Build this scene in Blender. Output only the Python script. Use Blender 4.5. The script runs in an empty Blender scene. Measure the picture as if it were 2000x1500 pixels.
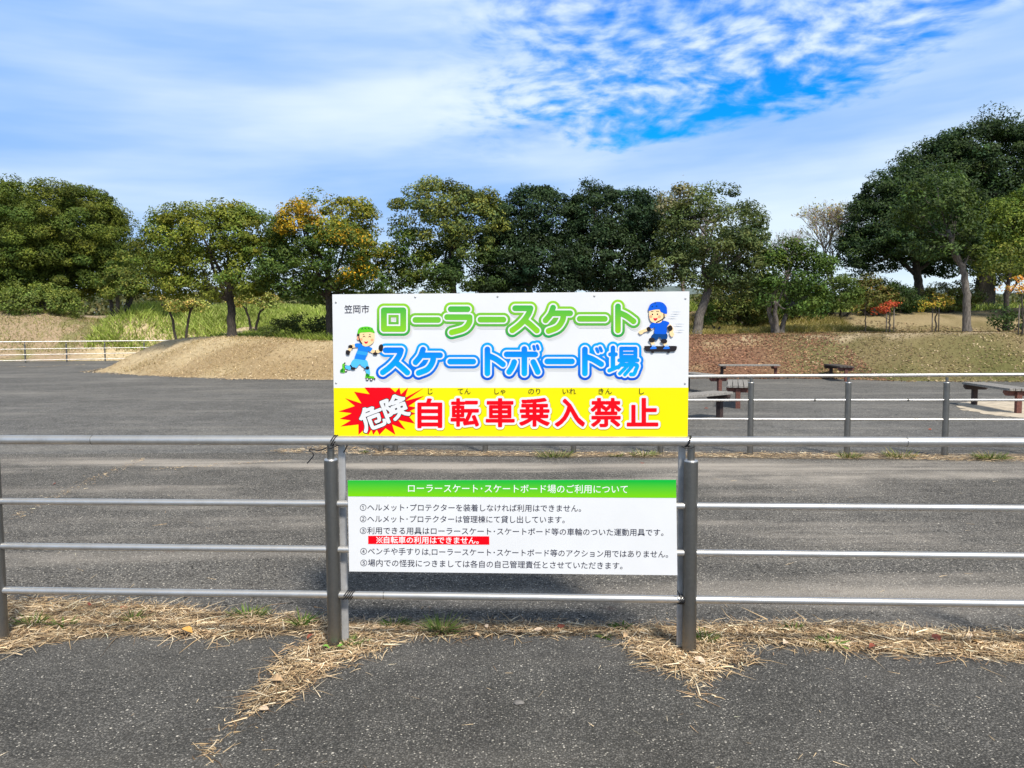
import bpy, math, random
import numpy as np
from mathutils import Vector, Matrix

rng = np.random.default_rng(11)
random.seed(11)
SC = bpy.context.scene
COL = SC.collection
R = math.radians

# ------------------------------------------------------------------ camera
PITCH, ROLL, FPX, EYE = math.atan2(100, 1500), R(0.3), 1500.0, 1.65
FWD = Vector((0, math.cos(PITCH), -math.sin(PITCH)))
r0, u0 = Vector((1, 0, 0)), Vector((0, math.sin(PITCH), math.cos(PITCH)))
RGT = r0 * math.cos(ROLL) - u0 * math.sin(ROLL)
UPV = u0 * math.cos(ROLL) + r0 * math.sin(ROLL)
cam_d = bpy.data.cameras.new('camera')
cam_d.sensor_width, cam_d.lens = 36, FPX / 2000 * 36
cam_d.clip_start, cam_d.clip_end = 0.05, 6000
cam = bpy.data.objects.new('camera', cam_d)
m3 = Matrix((RGT, UPV, -FWD)).transposed()
cam.matrix_world = Matrix.Translation((0, 0, EYE)) @ m3.to_4x4()
COL.objects.link(cam)
SC.camera = cam

# ------------------------------------------------------------------ light and sky
SUN_EL, SUN_AZ = R(50), R(156)          # azimuth clockwise from +Y (view direction)
sd = Vector((math.sin(SUN_AZ) * math.cos(SUN_EL), math.cos(SUN_AZ) * math.cos(SUN_EL), math.sin(SUN_EL)))
sl = bpy.data.lights.new('sun', 'SUN')
sl.energy, sl.angle, sl.color = 4.8, R(9), (1.0, 0.935, 0.83)
so = bpy.data.objects.new('sun', sl)
so.rotation_euler = sd.to_track_quat('Z', 'Y').to_euler()
so.location = (8, -10, 30)
COL.objects.link(so)

SC.view_settings.view_transform = 'Standard'
SC.view_settings.look = 'None'
SC.view_settings.exposure = 0.12
SC.view_settings.gamma = 1.0
SC.view_settings.use_curve_mapping = False
SC.render.engine = 'CYCLES'
SC.cycles.max_bounces = 5
SC.cycles.diffuse_bounces = 3
SC.cycles.glossy_bounces = 2
SC.cycles.transmission_bounces = 2
SC.cycles.transparent_max_bounces = 4
SC.cycles.use_denoising = True


def lin(r, g, b):
    f = lambda c: c / 12.92 if c <= 0.04045 else ((c + 0.055) / 1.055) ** 2.4
    return (f(r / 255), f(g / 255), f(b / 255))


class NT:
    """small helper to wire node trees"""
    def __init__(s, tree):
        s.t = tree
    def n(s, typ, **kw):
        nd = s.t.nodes.new(typ)
        for k, v in kw.items():
            setattr(nd, k, v)
        return nd
    def put(s, sock, v):
        if hasattr(v, 'links') or isinstance(v, bpy.types.NodeSocket):
            s.t.links.new(v, sock)
        else:
            sock.default_value = v
    def m(s, op, a, b=0.0, c=0.0, clamp=False):
        nd = s.n('ShaderNodeMath', operation=op, use_clamp=clamp)
        for i, v in enumerate((a, b, c)):
            s.put(nd.inputs[i], v)
        return nd.outputs[0]
    def ss(s, v, lo, hi):
        nd = s.n('ShaderNodeMapRange', interpolation_type='SMOOTHSTEP')
        s.put(nd.inputs[0], v); s.put(nd.inputs[1], lo); s.put(nd.inputs[2], hi)
        return nd.outputs[0]
    def mix(s, f, a, b, blend='MIX'):
        nd = s.n('ShaderNodeMix', data_type='RGBA', blend_type=blend)
        s.put(nd.inputs[0], f)
        s.put(nd.inputs[6], a if not isinstance(a, tuple) else (*a[:3], 1))
        s.put(nd.inputs[7], b if not isinstance(b, tuple) else (*b[:3], 1))
        return nd.outputs[2]
    def noise(s, vec, scale, detail=4, rough=0.55, lac=2.0):
        nd = s.n('ShaderNodeTexNoise')
        if vec is not None:
            s.put(nd.inputs['Vector'], vec)
        nd.inputs['Scale'].default_value = scale
        nd.inputs['Detail'].default_value = detail
        nd.inputs['Roughness'].default_value = rough
        nd.inputs['Lacunarity'].default_value = lac
        return nd.outputs[0]
    def xyz(s, x, y, z):
        nd = s.n('ShaderNodeCombineXYZ')
        for i, v in enumerate((x, y, z)):
            s.put(nd.inputs[i], v)
        return nd.outputs[0]


W = bpy.data.worlds.new('World')
SC.world = W
W.use_nodes = True
W.node_tree.nodes.clear()
g = NT(W.node_tree)
sky = g.n('ShaderNodeTexSky', sky_type='NISHITA', sun_disc=False)
sky.sun_elevation, sky.sun_rotation = SUN_EL, SUN_AZ
sky.air_density, sky.dust_density, sky.ozone_density = 1.0, 0.3, 2.5
tc = g.n('ShaderNodeTexCoord')
sp = g.n('ShaderNodeSeparateXYZ')
g.t.links.new(tc.outputs['Generated'], sp.inputs[0])
dx, dy, dz = sp.outputs
hyp = g.m('SQRT', g.m('ADD', g.m('MULTIPLY', dx, dx), g.m('MULTIPLY', dy, dy)))
A = g.m('DIVIDE', dx, g.m('MAXIMUM', hyp, 0.01))
E_ = g.m('DIVIDE', dz, g.m('MAXIMUM', hyp, 0.01))
zz = g.m('ADD', g.m('MAXIMUM', dz, 0.0), 0.16)
plane = g.xyz(g.m('DIVIDE', dx, zz), g.m('DIVIDE', dy, zz), 0.0)
warp = g.n('ShaderNodeTexNoise'); g.put(warp.inputs['Vector'], plane); warp.inputs['Scale'].default_value = 2.2
wv = g.n('ShaderNodeVectorMath', operation='MULTIPLY_ADD')
g.put(wv.inputs[0], warp.outputs['Color']); wv.inputs[1].default_value = (0.22, 0.22, 0); g.put(wv.inputs[2], plane)
puff = g.noise(wv.outputs[0], 14.0, 4.5, 0.52)
broad = g.noise(plane, 2.4, 4, 0.5)
strk = g.noise(g.xyz(g.m('MULTIPLY', A, 2.6), g.m('MULTIPLY', g.m('ADD', E_, g.m('MULTIPLY', A, -0.06)), 15.0), 3.7), 1.0, 4.5, 0.5)
soft = g.noise(g.xyz(g.m('MULTIPLY', A, 4.0), g.m('MULTIPLY', E_, 9.0), 8.1), 1.0, 3, 0.5)
# clear band rising to the right, altocumulus breaking up above it
d_ = g.m('SUBTRACT', E_, g.m('ADD', 0.222, g.m('MULTIPLY', A, 0.17)))
d_ = g.m('ADD', d_, g.m('MULTIPLY', g.m('SUBTRACT', broad, 0.5), 0.10))
core = g.m('POWER', 2.718, g.m('MULTIPLY', g.m('MULTIPLY', d_, d_), -1500.0))
envA = g.m('MULTIPLY', g.ss(A, 0.02, 0.17), g.m('SUBTRACT', 1.0, g.ss(A, 0.36, 0.56)))
core = g.m('MULTIPLY', core, envA)
upper = g.m('MULTIPLY', g.ss(d_, -0.005, 0.04), g.ss(A, -0.18, 0.10))
upper = g.m('MULTIPLY', upper, g.m('SUBTRACT', 1.0, g.m('MULTIPLY', g.ss(E_, 0.46, 0.62), 0.8)))
thr = g.m('ADD', g.m('ADD', 0.06, g.m('MULTIPLY', upper, 0.365)), g.m('MULTIPLY', core, 0.50))
cov = g.m('SUBTRACT', g.m('ADD', g.m('MULTIPLY', puff, 0.75), g.m('MULTIPLY', broad, 0.25)), thr)
alpha = g.ss(cov, -0.15, 0.23)
alpha = g.m('MULTIPLY', alpha, 0.97)
# cloud tone: lavender blue veil to near white
tone = g.m('ADD', g.m('MULTIPLY', g.m('SUBTRACT', strk, 0.5), 1.25), 0.36)
low_r = g.m('MULTIPLY', g.ss(A, 0.02, 0.45), g.m('SUBTRACT', 1.0, g.ss(d_, -0.12, -0.02)))
tone = g.m('ADD', tone, g.m('MULTIPLY', low_r, 0.20))
# bright drift of cloud in the middle-left
cx = g.m('DIVIDE', g.m('ADD', A, 0.15), 0.15)
ce = g.m('DIVIDE', g.m('SUBTRACT', E_, 0.285), 0.045)
drift = g.m('POWER', 2.718, g.m('MULTIPLY', g.m('ADD', g.m('MULTIPLY', cx, cx), g.m('MULTIPLY', ce, ce)), -1.0))
tone = g.m('ADD', tone, g.m('MULTIPLY', drift, 0.42))
tone = g.m('ADD', tone, g.m('MULTIPLY', g.m('MULTIPLY', upper, g.m('SUBTRACT', puff, 0.46)), 1.5))
tone = g.m('ADD', tone, g.m('MULTIPLY', g.m('SUBTRACT', soft, 0.5), 0.35))
tone = g.m('ADD', tone, g.m('MULTIPLY', g.m('SUBTRACT', 1.0, g.ss(E_, 0.04, 0.22)), 0.38))
tone = g.m('MAXIMUM', tone, 0.0)
ccol = g.mix(g.ss(tone, 0.0, 1.0), lin(142, 187, 246), lin(228, 243, 252))
# dim grey overhead, added out of view to cut sky light on the scene
ccol = g.mix(g.ss(E_, 0.42, 0.85), ccol, (0.33, 0.37, 0.42))
# the sky texture, deepened to the saturated blue of the photograph
hs = g.n('ShaderNodeHueSaturation'); hs.inputs['Saturation'].default_value = 1.25
g.put(hs.inputs['Color'], sky.outputs[0])
blue = g.mix(1.0, hs.outputs[0], (0.05, 1.28, 2.5), 'MULTIPLY')
bg_sky = g.n('ShaderNodeBackground'); bg_sky.inputs[1].default_value = 0.10
g.put(bg_sky.inputs[0], blue)
bg_cl = g.n('ShaderNodeBackground'); bg_cl.inputs[1].default_value = 1.0
g.put(bg_cl.inputs[0], ccol)
mx = g.n('ShaderNodeMixShader')
g.put(mx.inputs[0], alpha); g.put(mx.inputs[1], bg_sky.outputs[0]); g.put(mx.inputs[2], bg_cl.outputs[0])
wo = g.n('ShaderNodeOutputWorld')
g.put(wo.inputs[0], mx.outputs[0])


# ------------------------------------------------------------------ pixel -> world (target is 2000 x 1500)
O = np.array((0, 0, EYE))
nF, nR, nU = (np.array(v) for v in (FWD, RGT, UPV))
def ray(px, py):
    return nF * FPX + nR * (px - 1000) + nU * (750 - py)
def P(px, py, Y):
    d = ray(px, py); return O + d * (Y / d[1])
def G(px, py, z=0.0):
    d = ray(px, py); return O + d * ((z - EYE) / d[2])
def PPM(Y):            # target pixels per metre at distance Y
    return FPX / Y


# ------------------------------------------------------------------ object helpers
def link(o, parent=None):
    COL.objects.link(o)
    if parent is not None:
        o.parent = parent
    return o
def tag(o, label=None, cat=None, group=None, kind=None):
    if label: o['label'] = label
    if cat: o['category'] = cat
    if group: o['group'] = group
    if kind: o['kind'] = kind
    return o
def empty(name, loc, label=None, cat=None, group=None, rz=0.0):
    o = bpy.data.objects.new(name, None)
    o.location = loc; o.rotation_euler = (0, 0, rz); o.empty_display_size = 0.2
    link(o)
    return tag(o, label, cat, group)
def np_mesh(name, V, F, mat, parent=None, tint=None, smooth=False, origin=None):
    """V (n,3) world; F (m,k) uniform polygon size; tint (n,3) per-vertex colour"""
    V = np.asarray(V, dtype=np.float32).reshape(-1, 3)
    F = np.asarray(F, dtype=np.int32)
    if parent is not None and origin is None:
        origin = np.array(parent.location)
    me = bpy.data.meshes.new(name)
    if origin is not None:
        V = V - np.asarray(origin, dtype=np.float32)
    n, k = F.shape
    me.vertices.add(len(V)); me.vertices.foreach_set('co', V.ravel())
    me.loops.add(n * k); me.loops.foreach_set('vertex_index', F.ravel())
    me.polygons.add(n)
    me.polygons.foreach_set('loop_start', np.arange(0, n * k, k, dtype=np.int32))
    me.polygons.foreach_set('loop_total', np.full(n, k, dtype=np.int32))
    if smooth:
        me.polygons.foreach_set('use_smooth', np.ones(n, dtype=bool))
    me.update(calc_edges=True)
    if tint is not None:
        a = me.attributes.new('tint', 'FLOAT_COLOR', 'POINT')
        c = np.ones((len(V), 4), dtype=np.float32); c[:, :3] = tint
        a.data.foreach_set('color', c.ravel())
    me.materials.append(mat)
    o = bpy.data.objects.new(name, me)
    if origin is not None and parent is None:
        o.location = origin
    return link(o, parent)
class MB:
    """collects boxes, tubes, prisms; build() links them as one mesh in the parent's local space"""
    def __init__(s): s.v, s.f, s.sm = [], [], []
    def add(s, V, F, smooth=False):
        b = len(s.v); s.v += [tuple(map(float, p)) for p in V]
        for f in F: s.f.append([b + i for i in f]); s.sm.append(smooth)
    def box(s, c, size, M=None, bev=0.0):
        hx, hy, hz = (x / 2 for x in size)
        if bev <= 0:
            V = [Vector((x, y, z)) for x in (-hx, hx) for y in (-hy, hy) for z in (-hz, hz)]
            F = [(0, 1, 3, 2), (4, 6, 7, 5), (0, 4, 5, 1), (2, 3, 7, 6), (0, 2, 6, 4), (1, 5, 7, 3)]
        else:
            import bmesh
            bm = bmesh.new(); bmesh.ops.create_cube(bm, size=1)
            for v in bm.verts: v.co = Vector((v.co.x * size[0], v.co.y * size[1], v.co.z * size[2]))
            bmesh.ops.bevel(bm, geom=bm.edges[:], offset=bev, segments=2, affect='EDGES', profile=0.5)
            bm.verts.index_update()
            V = [v.co.copy() for v in bm.verts]; F = [[v.index for v in f.verts] for f in bm.faces]; bm.free()
        c = Vector(c)
        V = [(M @ v if M is not None else v) + c for v in V]
        s.add(V, F)
    def tube(s, pts, rad, n=10, caps=True):
        pts = [Vector(p) for p in pts]
        if not hasattr(rad, '__len__'): rad = [rad] * len(pts)
        V, F, last = [], [], None
        for i, p in enumerate(pts):
            a = pts[max(i - 1, 0)]; b = pts[min(i + 1, len(pts) - 1)]
            t = (b - a).normalized()
            ref = last if last is not None else (Vector((0, 0, 1)) if abs(t.z) < 0.9 else Vector((1, 0, 0)))
            x = (ref - t * ref.dot(t)).normalized(); y = t.cross(x); last = x
            for k in range(n):
                an = 2 * math.pi * k / n
                V.append(p + (x * math.cos(an) + y * math.sin(an)) * rad[i])
        for i in range(len(pts) - 1):
            for k in range(n):
                F.append((i * n + k, i * n + (k + 1) % n, (i + 1) * n + (k + 1) % n, (i + 1) * n + k))
        s.add(V, F, True)
        if caps:
            b = len(s.v) - len(V)
            s.f.append([b + k for k in range(n)][::-1]); s.sm.append(False)
            s.f.append([b + (len(pts) - 1) * n + k for k in range(n)]); s.sm.append(False)
    def lathe(s, base, prof, n=20):
        V, F = [], []
        for r_, z in prof:
            for k in range(n):
                an = 2 * math.pi * k / n
                V.append((base[0] + r_ * math.cos(an), base[1] + r_ * math.sin(an), base[2] + z))
        for i in range(len(prof) - 1):
            for k in range(n):
                F.append((i * n + k, i * n + (k + 1) % n, (i + 1) * n + (k + 1) % n, (i + 1) * n + k))
        F.append([k for k in range(n)][::-1]); F.append([(len(prof) - 1) * n + k for k in range(n)])
        s.add(V, F)
    def build(s, name, mat, parent=None, local=False, origin=None):
        o_ = Vector(origin) if origin is not None else (Vector(parent.location) if parent is not None and not local else Vector((0, 0, 0)))
        me = bpy.data.meshes.new(name)
        me.from_pydata([tuple(Vector(v) - o_) for v in s.v], [], s.f)
        me.polygons.foreach_set('use_smooth', s.sm)
        me.materials.append(mat); me.update()
        o = bpy.data.objects.new(name, me)
        if parent is None: o.location = o_
        return link(o, parent)


# ------------------------------------------------------------------ materials
def new_mat(name):
    m = bpy.data.materials.new(name); m.use_nodes = True
    t = NT(m.node_tree); b = m.node_tree.nodes['Principled BSDF']
    return m, t, b
def plain(name, rgb, rough=0.6, metal=0.0, var=0.0, scale=20.0, spec=0.5, bump=0.0):
    m, t, b = new_mat(name)
    b.inputs['Roughness'].default_value = rough; b.inputs['Metallic'].default_value = metal
    b.inputs['Specular IOR Level'].default_value = spec
    if var > 0:
        tcx = t.n('ShaderNodeTexCoord').outputs['Object']
        nz = t.noise(tcx, scale, 5, 0.6)
        lo = tuple(c * (1 - var) for c in rgb); hi = tuple(min(1, c * (1 + var)) for c in rgb)
        t.put(b.inputs['Base Color'], t.mix(t.ss(nz, 0.3, 0.7), lo, hi))
        t.put(b.inputs['Roughness'], t.m('ADD', rough - 0.1, t.m('MULTIPLY', nz, 0.2)))
        if bump > 0:
            bp = t.n('ShaderNodeBump'); bp.inputs['Strength'].default_value = bump; bp.inputs['Distance'].default_value = 0.01
            t.put(bp.inputs['Height'], nz); t.put(b.inputs['Normal'], bp.outputs[0])
    else:
        b.inputs['Base Color'].default_value = (*rgb, 1)
    return m
def tint_mat(name, rough=0.65, transl=0.0, spec=0.25, gain=1.0):
    m, t, b = new_mat(name)
    at = t.n('ShaderNodeAttribute', attribute_name='tint')
    b.inputs['Roughness'].default_value = rough; b.inputs['Specular IOR Level'].default_value = spec
    t.put(b.inputs['Base Color'], at.outputs['Color'])
    if transl > 0:
        tr = t.n('ShaderNodeBsdfTranslucent')
        t.put(tr.inputs['Color'], t.mix(1.0, at.outputs['Color'], (1.25, 1.35, 0.55), 'MULTIPLY'))
        mxs = t.n('ShaderNodeMixShader'); mxs.inputs[0].default_value = transl
        t.put(mxs.inputs[1], b.outputs[0]); t.put(mxs.inputs[2], tr.outputs[0])
        out = [n for n in m.node_tree.nodes if n.type == 'OUTPUT_MATERIAL'][0]
        t.put(out.inputs[0], mxs.outputs[0])
    return m
M_LEAF = tint_mat('leaf', 0.6, 0.25, 0.2)
M_STRAW = tint_mat('straw', 0.75, 0.0, 0.2)
M_GRASS = tint_mat('grass_blade', 0.6, 0.25, 0.2)
def bark_mat(name, rgb):
    m, t, b = new_mat(name)
    tcx = t.n('ShaderNodeTexCoord').outputs['Object']
    mp = t.n('ShaderNodeMapping'); mp.inputs['Scale'].default_value = (1, 1, 0.22); t.put(mp.inputs[0], tcx)
    nz = t.noise(mp.outputs[0], 26, 6, 0.65)
    t.put(b.inputs['Base Color'], t.mix(t.ss(nz, 0.35, 0.68), tuple(c * 0.45 for c in rgb), tuple(c * 1.35 for c in rgb)))
    bp = t.n('ShaderNodeBump'); bp.inputs['Strength'].default_value = 0.8; bp.inputs['Distance'].default_value = 0.03
    t.put(bp.inputs['Height'], nz); t.put(b.inputs['Normal'], bp.outputs[0])
    b.inputs['Roughness'].default_value = 0.9
    return m
M_BARK = bark_mat('bark_dark', (0.055, 0.045, 0.036))
M_BARKG = bark_mat('bark_grey', (0.16, 0.14, 0.12))

def asphalt(name, dark, light, speck, cell, fleck_amt, dust, dust_amt, big=0.35, bands=()):
    """worn asphalt: stone chips in dark binder, mottled, dusty patches; bands: (y centre, half width, strength) of silted dust"""
    m, t, b = new_mat(name)
    ob = t.n('ShaderNodeTexCoord').outputs['Object']
    vo = t.n('ShaderNodeTexVoronoi', feature='F1'); t.put(vo.inputs['Vector'], ob); vo.inputs['Scale'].default_value = cell
    vc = t.n('ShaderNodeSeparateColor'); t.put(vc.inputs[0], vo.outputs['Color'])
    v2 = t.n('ShaderNodeTexVoronoi', feature='F1'); t.put(v2.inputs['Vector'], ob); v2.inputs['Scale'].default_value = cell * 0.43
    v2c = t.n('ShaderNodeSeparateColor'); t.put(v2c.inputs[0], v2.outputs['Color'])
    chip = t.m('MULTIPLY', vc.outputs[0], t.m('SUBTRACT', 1.0, t.ss(vo.outputs['Distance'], 0.28, 0.62)))
    fine = t.noise(ob, cell * 1.7, 2, 0.7)
    mid = t.noise(ob, 2.6, 5, 0.62)
    bigN = t.noise(ob, big, 5, 0.6)
    st = t.n('ShaderNodeMapping'); st.inputs['Scale'].default_value = (0.16, 1.5, 1); t.put(st.inputs[0], ob)
    streak = t.noise(st.outputs[0], 1.1, 5, 0.6)
    base = t.mix(t.ss(chip, 0.05, 0.75), dark, light)
    base = t.mix(t.m('MULTIPLY', t.ss(fine, 0.42, 0.70), 0.55), base, light)
    base = t.mix(t.m('MULTIPLY', t.ss(vc.outputs[1], 1.0 - fleck_amt, 1.0), t.m('SUBTRACT', 1.0, t.ss(vo.outputs['Distance'], 0.2, 0.5))), base, speck)
    base = t.mix(t.m('MULTIPLY', t.ss(v2c.outputs[1], 1.0 - fleck_amt * 0.4, 1.0), t.m('SUBTRACT', 1.0, t.ss(v2.outputs['Distance'], 0.12, 0.34))), base, speck)
    base = t.mix(t.m('MULTIPLY', t.ss(v2c.outputs[2], 0.80, 1.0), t.m('SUBTRACT', 1.0, t.ss(v2.outputs['Distance'], 0.2, 0.55))), base, tuple(c * 0.35 for c in dark))
    val = t.m('ADD', 0.15, t.m('MULTIPLY', t.m('ADD', mid, bigN), 0.85))
    base = t.mix(1.0, base, t.xyz(val, val, val), 'MULTIPLY')
    dm = t.m('MULTIPLY', t.ss(t.m('ADD', t.m('MULTIPLY', streak, 0.6), t.m('MULTIPLY', bigN, 0.4)), 0.47, 0.68), dust_amt)
    sy = t.n('ShaderNodeSeparateXYZ'); t.put(sy.inputs[0], ob)
    for yc, hw, k in bands:
        yy = t.m('ADD', sy.outputs[1], t.m('ADD', t.m('MULTIPLY', sy.outputs[0], 0.075), t.m('MULTIPLY', t.m('SUBTRACT', bigN, 0.5), hw * 3.0)))
        q = t.m('SUBTRACT', 1.0, t.ss(t.m('ABSOLUTE', t.m('SUBTRACT', yy, yc)), hw * 0.2, hw))
        dm = t.m('ADD', dm, t.m('MULTIPLY', t.m('MULTIPLY', q, t.ss(streak, 0.38, 0.62)), k), clamp=True)
    base = t.mix(t.m('MULTIPLY', dm, t.m('ADD', 0.35, t.m('MULTIPLY', t.ss(fine, 0.25, 0.65), 0.65))), base, dust)
    # faint rusty stains
    rs = t.n('ShaderNodeTexVoronoi', feature='F1'); t.put(rs.inputs['Vector'], ob); rs.inputs['Scale'].default_value = 1.3
    base = t.mix(t.m('MULTIPLY', t.m('SUBTRACT', 1.0, t.ss(t.m('ADD', rs.outputs['Distance'], t.m('MULTIPLY', t.m('SUBTRACT', mid, 0.5), 0.1)), 0.02, 0.09)), 0.35), base, (0.10, 0.06, 0.05))
    t.put(b.inputs['Base Color'], base)
    b.inputs['Roughness'].default_value = 0.9; b.inputs['Specular IOR Level'].default_value = 0.2
    bp = t.n('ShaderNodeBump'); bp.inputs['Strength'].default_value = 0.8; bp.inputs['Distance'].default_value = 0.005
    t.put(bp.inputs['Height'], t.m('SUBTRACT', fine, vo.outputs['Distance'])); t.put(b.inputs['Normal'], bp.outputs[0])
    return m
M_ASP_NEAR = asphalt('asphalt_path', (0.046, 0.045, 0.042), (0.172, 0.164, 0.150), (0.62, 0.58, 0.50), 105, 0.14, (0.24, 0.22, 0.19), 0.30, 0.7)
M_ASP_MID = asphalt('asphalt_road', (0.062, 0.059, 0.054), (0.25, 0.236, 0.212), (0.72, 0.66, 0.56), 85, 0.15, (0.44, 0.395, 0.34), 0.6, 0.5, ((9.35, 0.75, 0.65), (4.9, 0.35, 0.35), (6.6, 0.5, 0.25)))
M_ASP_FAR = asphalt('asphalt_plaza', (0.096, 0.094, 0.089), (0.22, 0.213, 0.20), (0.55, 0.51, 0.45), 48, 0.11, (0.33, 0.305, 0.265), 0.45, 0.3)

M_SOIL = plain('soil', (0.16, 0.125, 0.085), 0.95, var=0.5, scale=14, bump=0.6)
M_SAND = plain('sandy_soil', (0.50, 0.43, 0.33), 0.95, var=0.25, scale=5, bump=0.4)
def steel(name, base, rough, metal=1.0):
    m, t, b = new_mat(name)
    ob = t.n('ShaderNodeTexCoord').outputs['Object']
    nz = t.noise(ob, 9, 6, 0.7); fn = t.noise(ob, 160, 2, 0.6)
    grime = t.ss(nz, 0.35, 0.75)
    t.put(b.inputs['Base Color'], t.mix(grime, base, tuple(c * 0.72 for c in base)))
    t.put(b.inputs['Roughness'], t.m('ADD', rough, t.m('MULTIPLY', t.m('ADD', grime, fn), 0.10)))
    b.inputs['Metallic'].default_value = metal
    return m
M_RAIL = steel('stainless_rail', (0.64, 0.63, 0.61), 0.34, 0.8)
M_POST = steel('stainless_post', (0.265, 0.255, 0.235), 0.36)  # base darkened to stand in for dark surroundings reflected in the posts
M_ALU = steel('aluminium_leg', (0.55, 0.55, 0.55), 0.45, 0.5)
M_WIRE = plain('black_wire', (0.012, 0.012, 0.014), 0.5)

# ------------------------------------------------------------------ ground sheets
def sheet(name, poly, z, mat, kind='structure', sub=None):
    me = bpy.data.meshes.new(name)
    me.from_pydata([(x, y, z) for x, y in poly], [], [list(range(len(poly)))])
    me.materials.append(mat); me.update()
    o = bpy.data.objects.new(name, me); link(o)
    o['kind'] = kind
    return o
M_GROUND = plain('ground_grass', (0.13, 0.14, 0.06), 0.95, var=0.4, scale=0.4)
sheet('ground', [(-2500, -600), (2500, -600), (2500, 3500), (-2500, 3500)], -0.12, M_GROUND)
sheet('asphalt_road', [(-60, -12), (60, -12), (60, 10.28), (-60, 10.9)], 0.0, M_ASP_MID)
sheet('asphalt_plaza', [(-90, 11.2), (-60, 10.9), (60, 10.28), (90, 10), (90, 49.3), (-90, 49.3)], 0.0, M_ASP_FAR)

def wiggle(pts, n, amp):
    """densify a polyline and roughen it"""
    out = []
    for (x0, y0), (x1, y1) in zip(pts[:-1], pts[1:]):
        for k in range(n):
            f = k / n
            out.append((x0 + (x1 - x0) * f + random.gauss(0, amp), y0 + (y1 - y0) * f + random.gauss(0, amp)))
    out.append(pts[-1])
    return out
edge_px = [(-500, 1330), (0, 1283), (90, 1262), (240, 1246), (330, 1250), (430, 1254), (560, 1245), (640, 1256), (720, 1255), (800, 1248), (1000, 1245),
           (1200, 1247), (1330, 1262), (1450, 1258), (1650, 1275), (2000, 1298), (2600, 1310)]
edge = wiggle([tuple(G(*p)[:2]) for p in edge_px], 14, 0.006)
path_poly = [(-12, -12)] + [(-12, edge[0][1])] + edge + [(12, edge[-1][1]), (12, -12)]
pm = MB()
nn = len(path_poly)
pm.add([(x, y, 0.014) for x, y in path_poly] + [(x, y, -0.02) for x, y in path_poly],
       [list(range(nn))[::-1]] + [(i, (i + 1) % nn, nn + (i + 1) % nn, nn + i) for i in range(nn)])
pth = pm.build('asphalt_path', M_ASP_NEAR); pth['kind'] = 'structure'
vt = wiggle([tuple(G(*p)[:2]) for p in [(-600, 1150), (0, 1172), (300, 1180), (420, 1196), (640, 1212), (900, 1218), (1300, 1222), (1700, 1228), (2000, 1240), (2700, 1270)]], 10, 0.008)
verge = [(x, y - 0.06) for x, y in edge] + vt[::-1]
sheet('soil_verge', verge, 0.004, M_SOIL)
ms = wiggle([(-1.9, 10.35), (5.5, 9.72), (12, 9.3)], 16, 0.03)
mt = wiggle([(12, 9.85), (5.5, 10.2), (-1.9, 10.75)], 16, 0.03)
sheet('soil_verge', ms + mt, 0.004, M_SOIL)

# ------------------------------------------------------------------ terrain: banks, terrace and meadow beyond the plaza
def poly_dist(px, py, poly):
    """signed distance to polygon (positive inside)"""
    d = np.full(px.shape, 1e9); ins = np.zeros(px.shape, bool)
    n = len(poly)
    for i in range(n):
        ax, ay = poly[i]; bx, by = poly[(i + 1) % n]
        ex, ey = bx - ax, by - ay
        tt = np.clip(((px - ax) * ex + (py - ay) * ey) / (ex * ex + ey * ey + 1e-12), 0, 1)
        d = np.minimum(d, np.hypot(px - ax - tt * ex, py - ay - tt * ey))
        c = ((ay > py) != (by > py)) & (px < (bx - ax) * (py - ay) / (by - ay + 1e-12) + ax)
        ins ^= c
    return np.where(ins, d, -d)
def vnoise(x, y, s, seed=0):
    """cheap smooth value noise"""
    x = np.asarray(x) / s + 31.7 * seed; y = np.asarray(y) / s + 17.3 * seed
    xi, yi = np.floor(x), np.floor(y); fx, fy = x - xi, y - yi
    fx, fy = fx * fx * (3 - 2 * fx), fy * fy * (3 - 2 * fy)
    h = lambda a, b: np.modf(np.abs(np.sin(a * 127.1 + b * 311.7 + seed * 7.7) * 43758.5453))[0]
    return (h(xi, yi) * (1 - fx) + h(xi + 1, yi) * fx) * (1 - fy) + (h(xi, yi + 1) * (1 - fx) + h(xi + 1, yi + 1) * fx) * fy
def sstep(v, a, b):
    t = np.clip((v - a) / (b - a), 0, 1); return t * t * (3 - 2 * t)
BANK = [(-19.0, 34.7), (-14.4, 31.0), (-10.4, 28.4), (-6.4, 27.6), (0, 27.4), (6.5, 27.4), (9.5, 27.2), (11.6, 26.6), (13.0, 25.2), (16.5, 24.6),
        (30, 22.5), (90, 20), (90, 180), (-120, 180), (-120, 49.3), (-20.0, 49.3), (-19.6, 45), (-19.3, 41), (-19.4, 37.5)]
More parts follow.
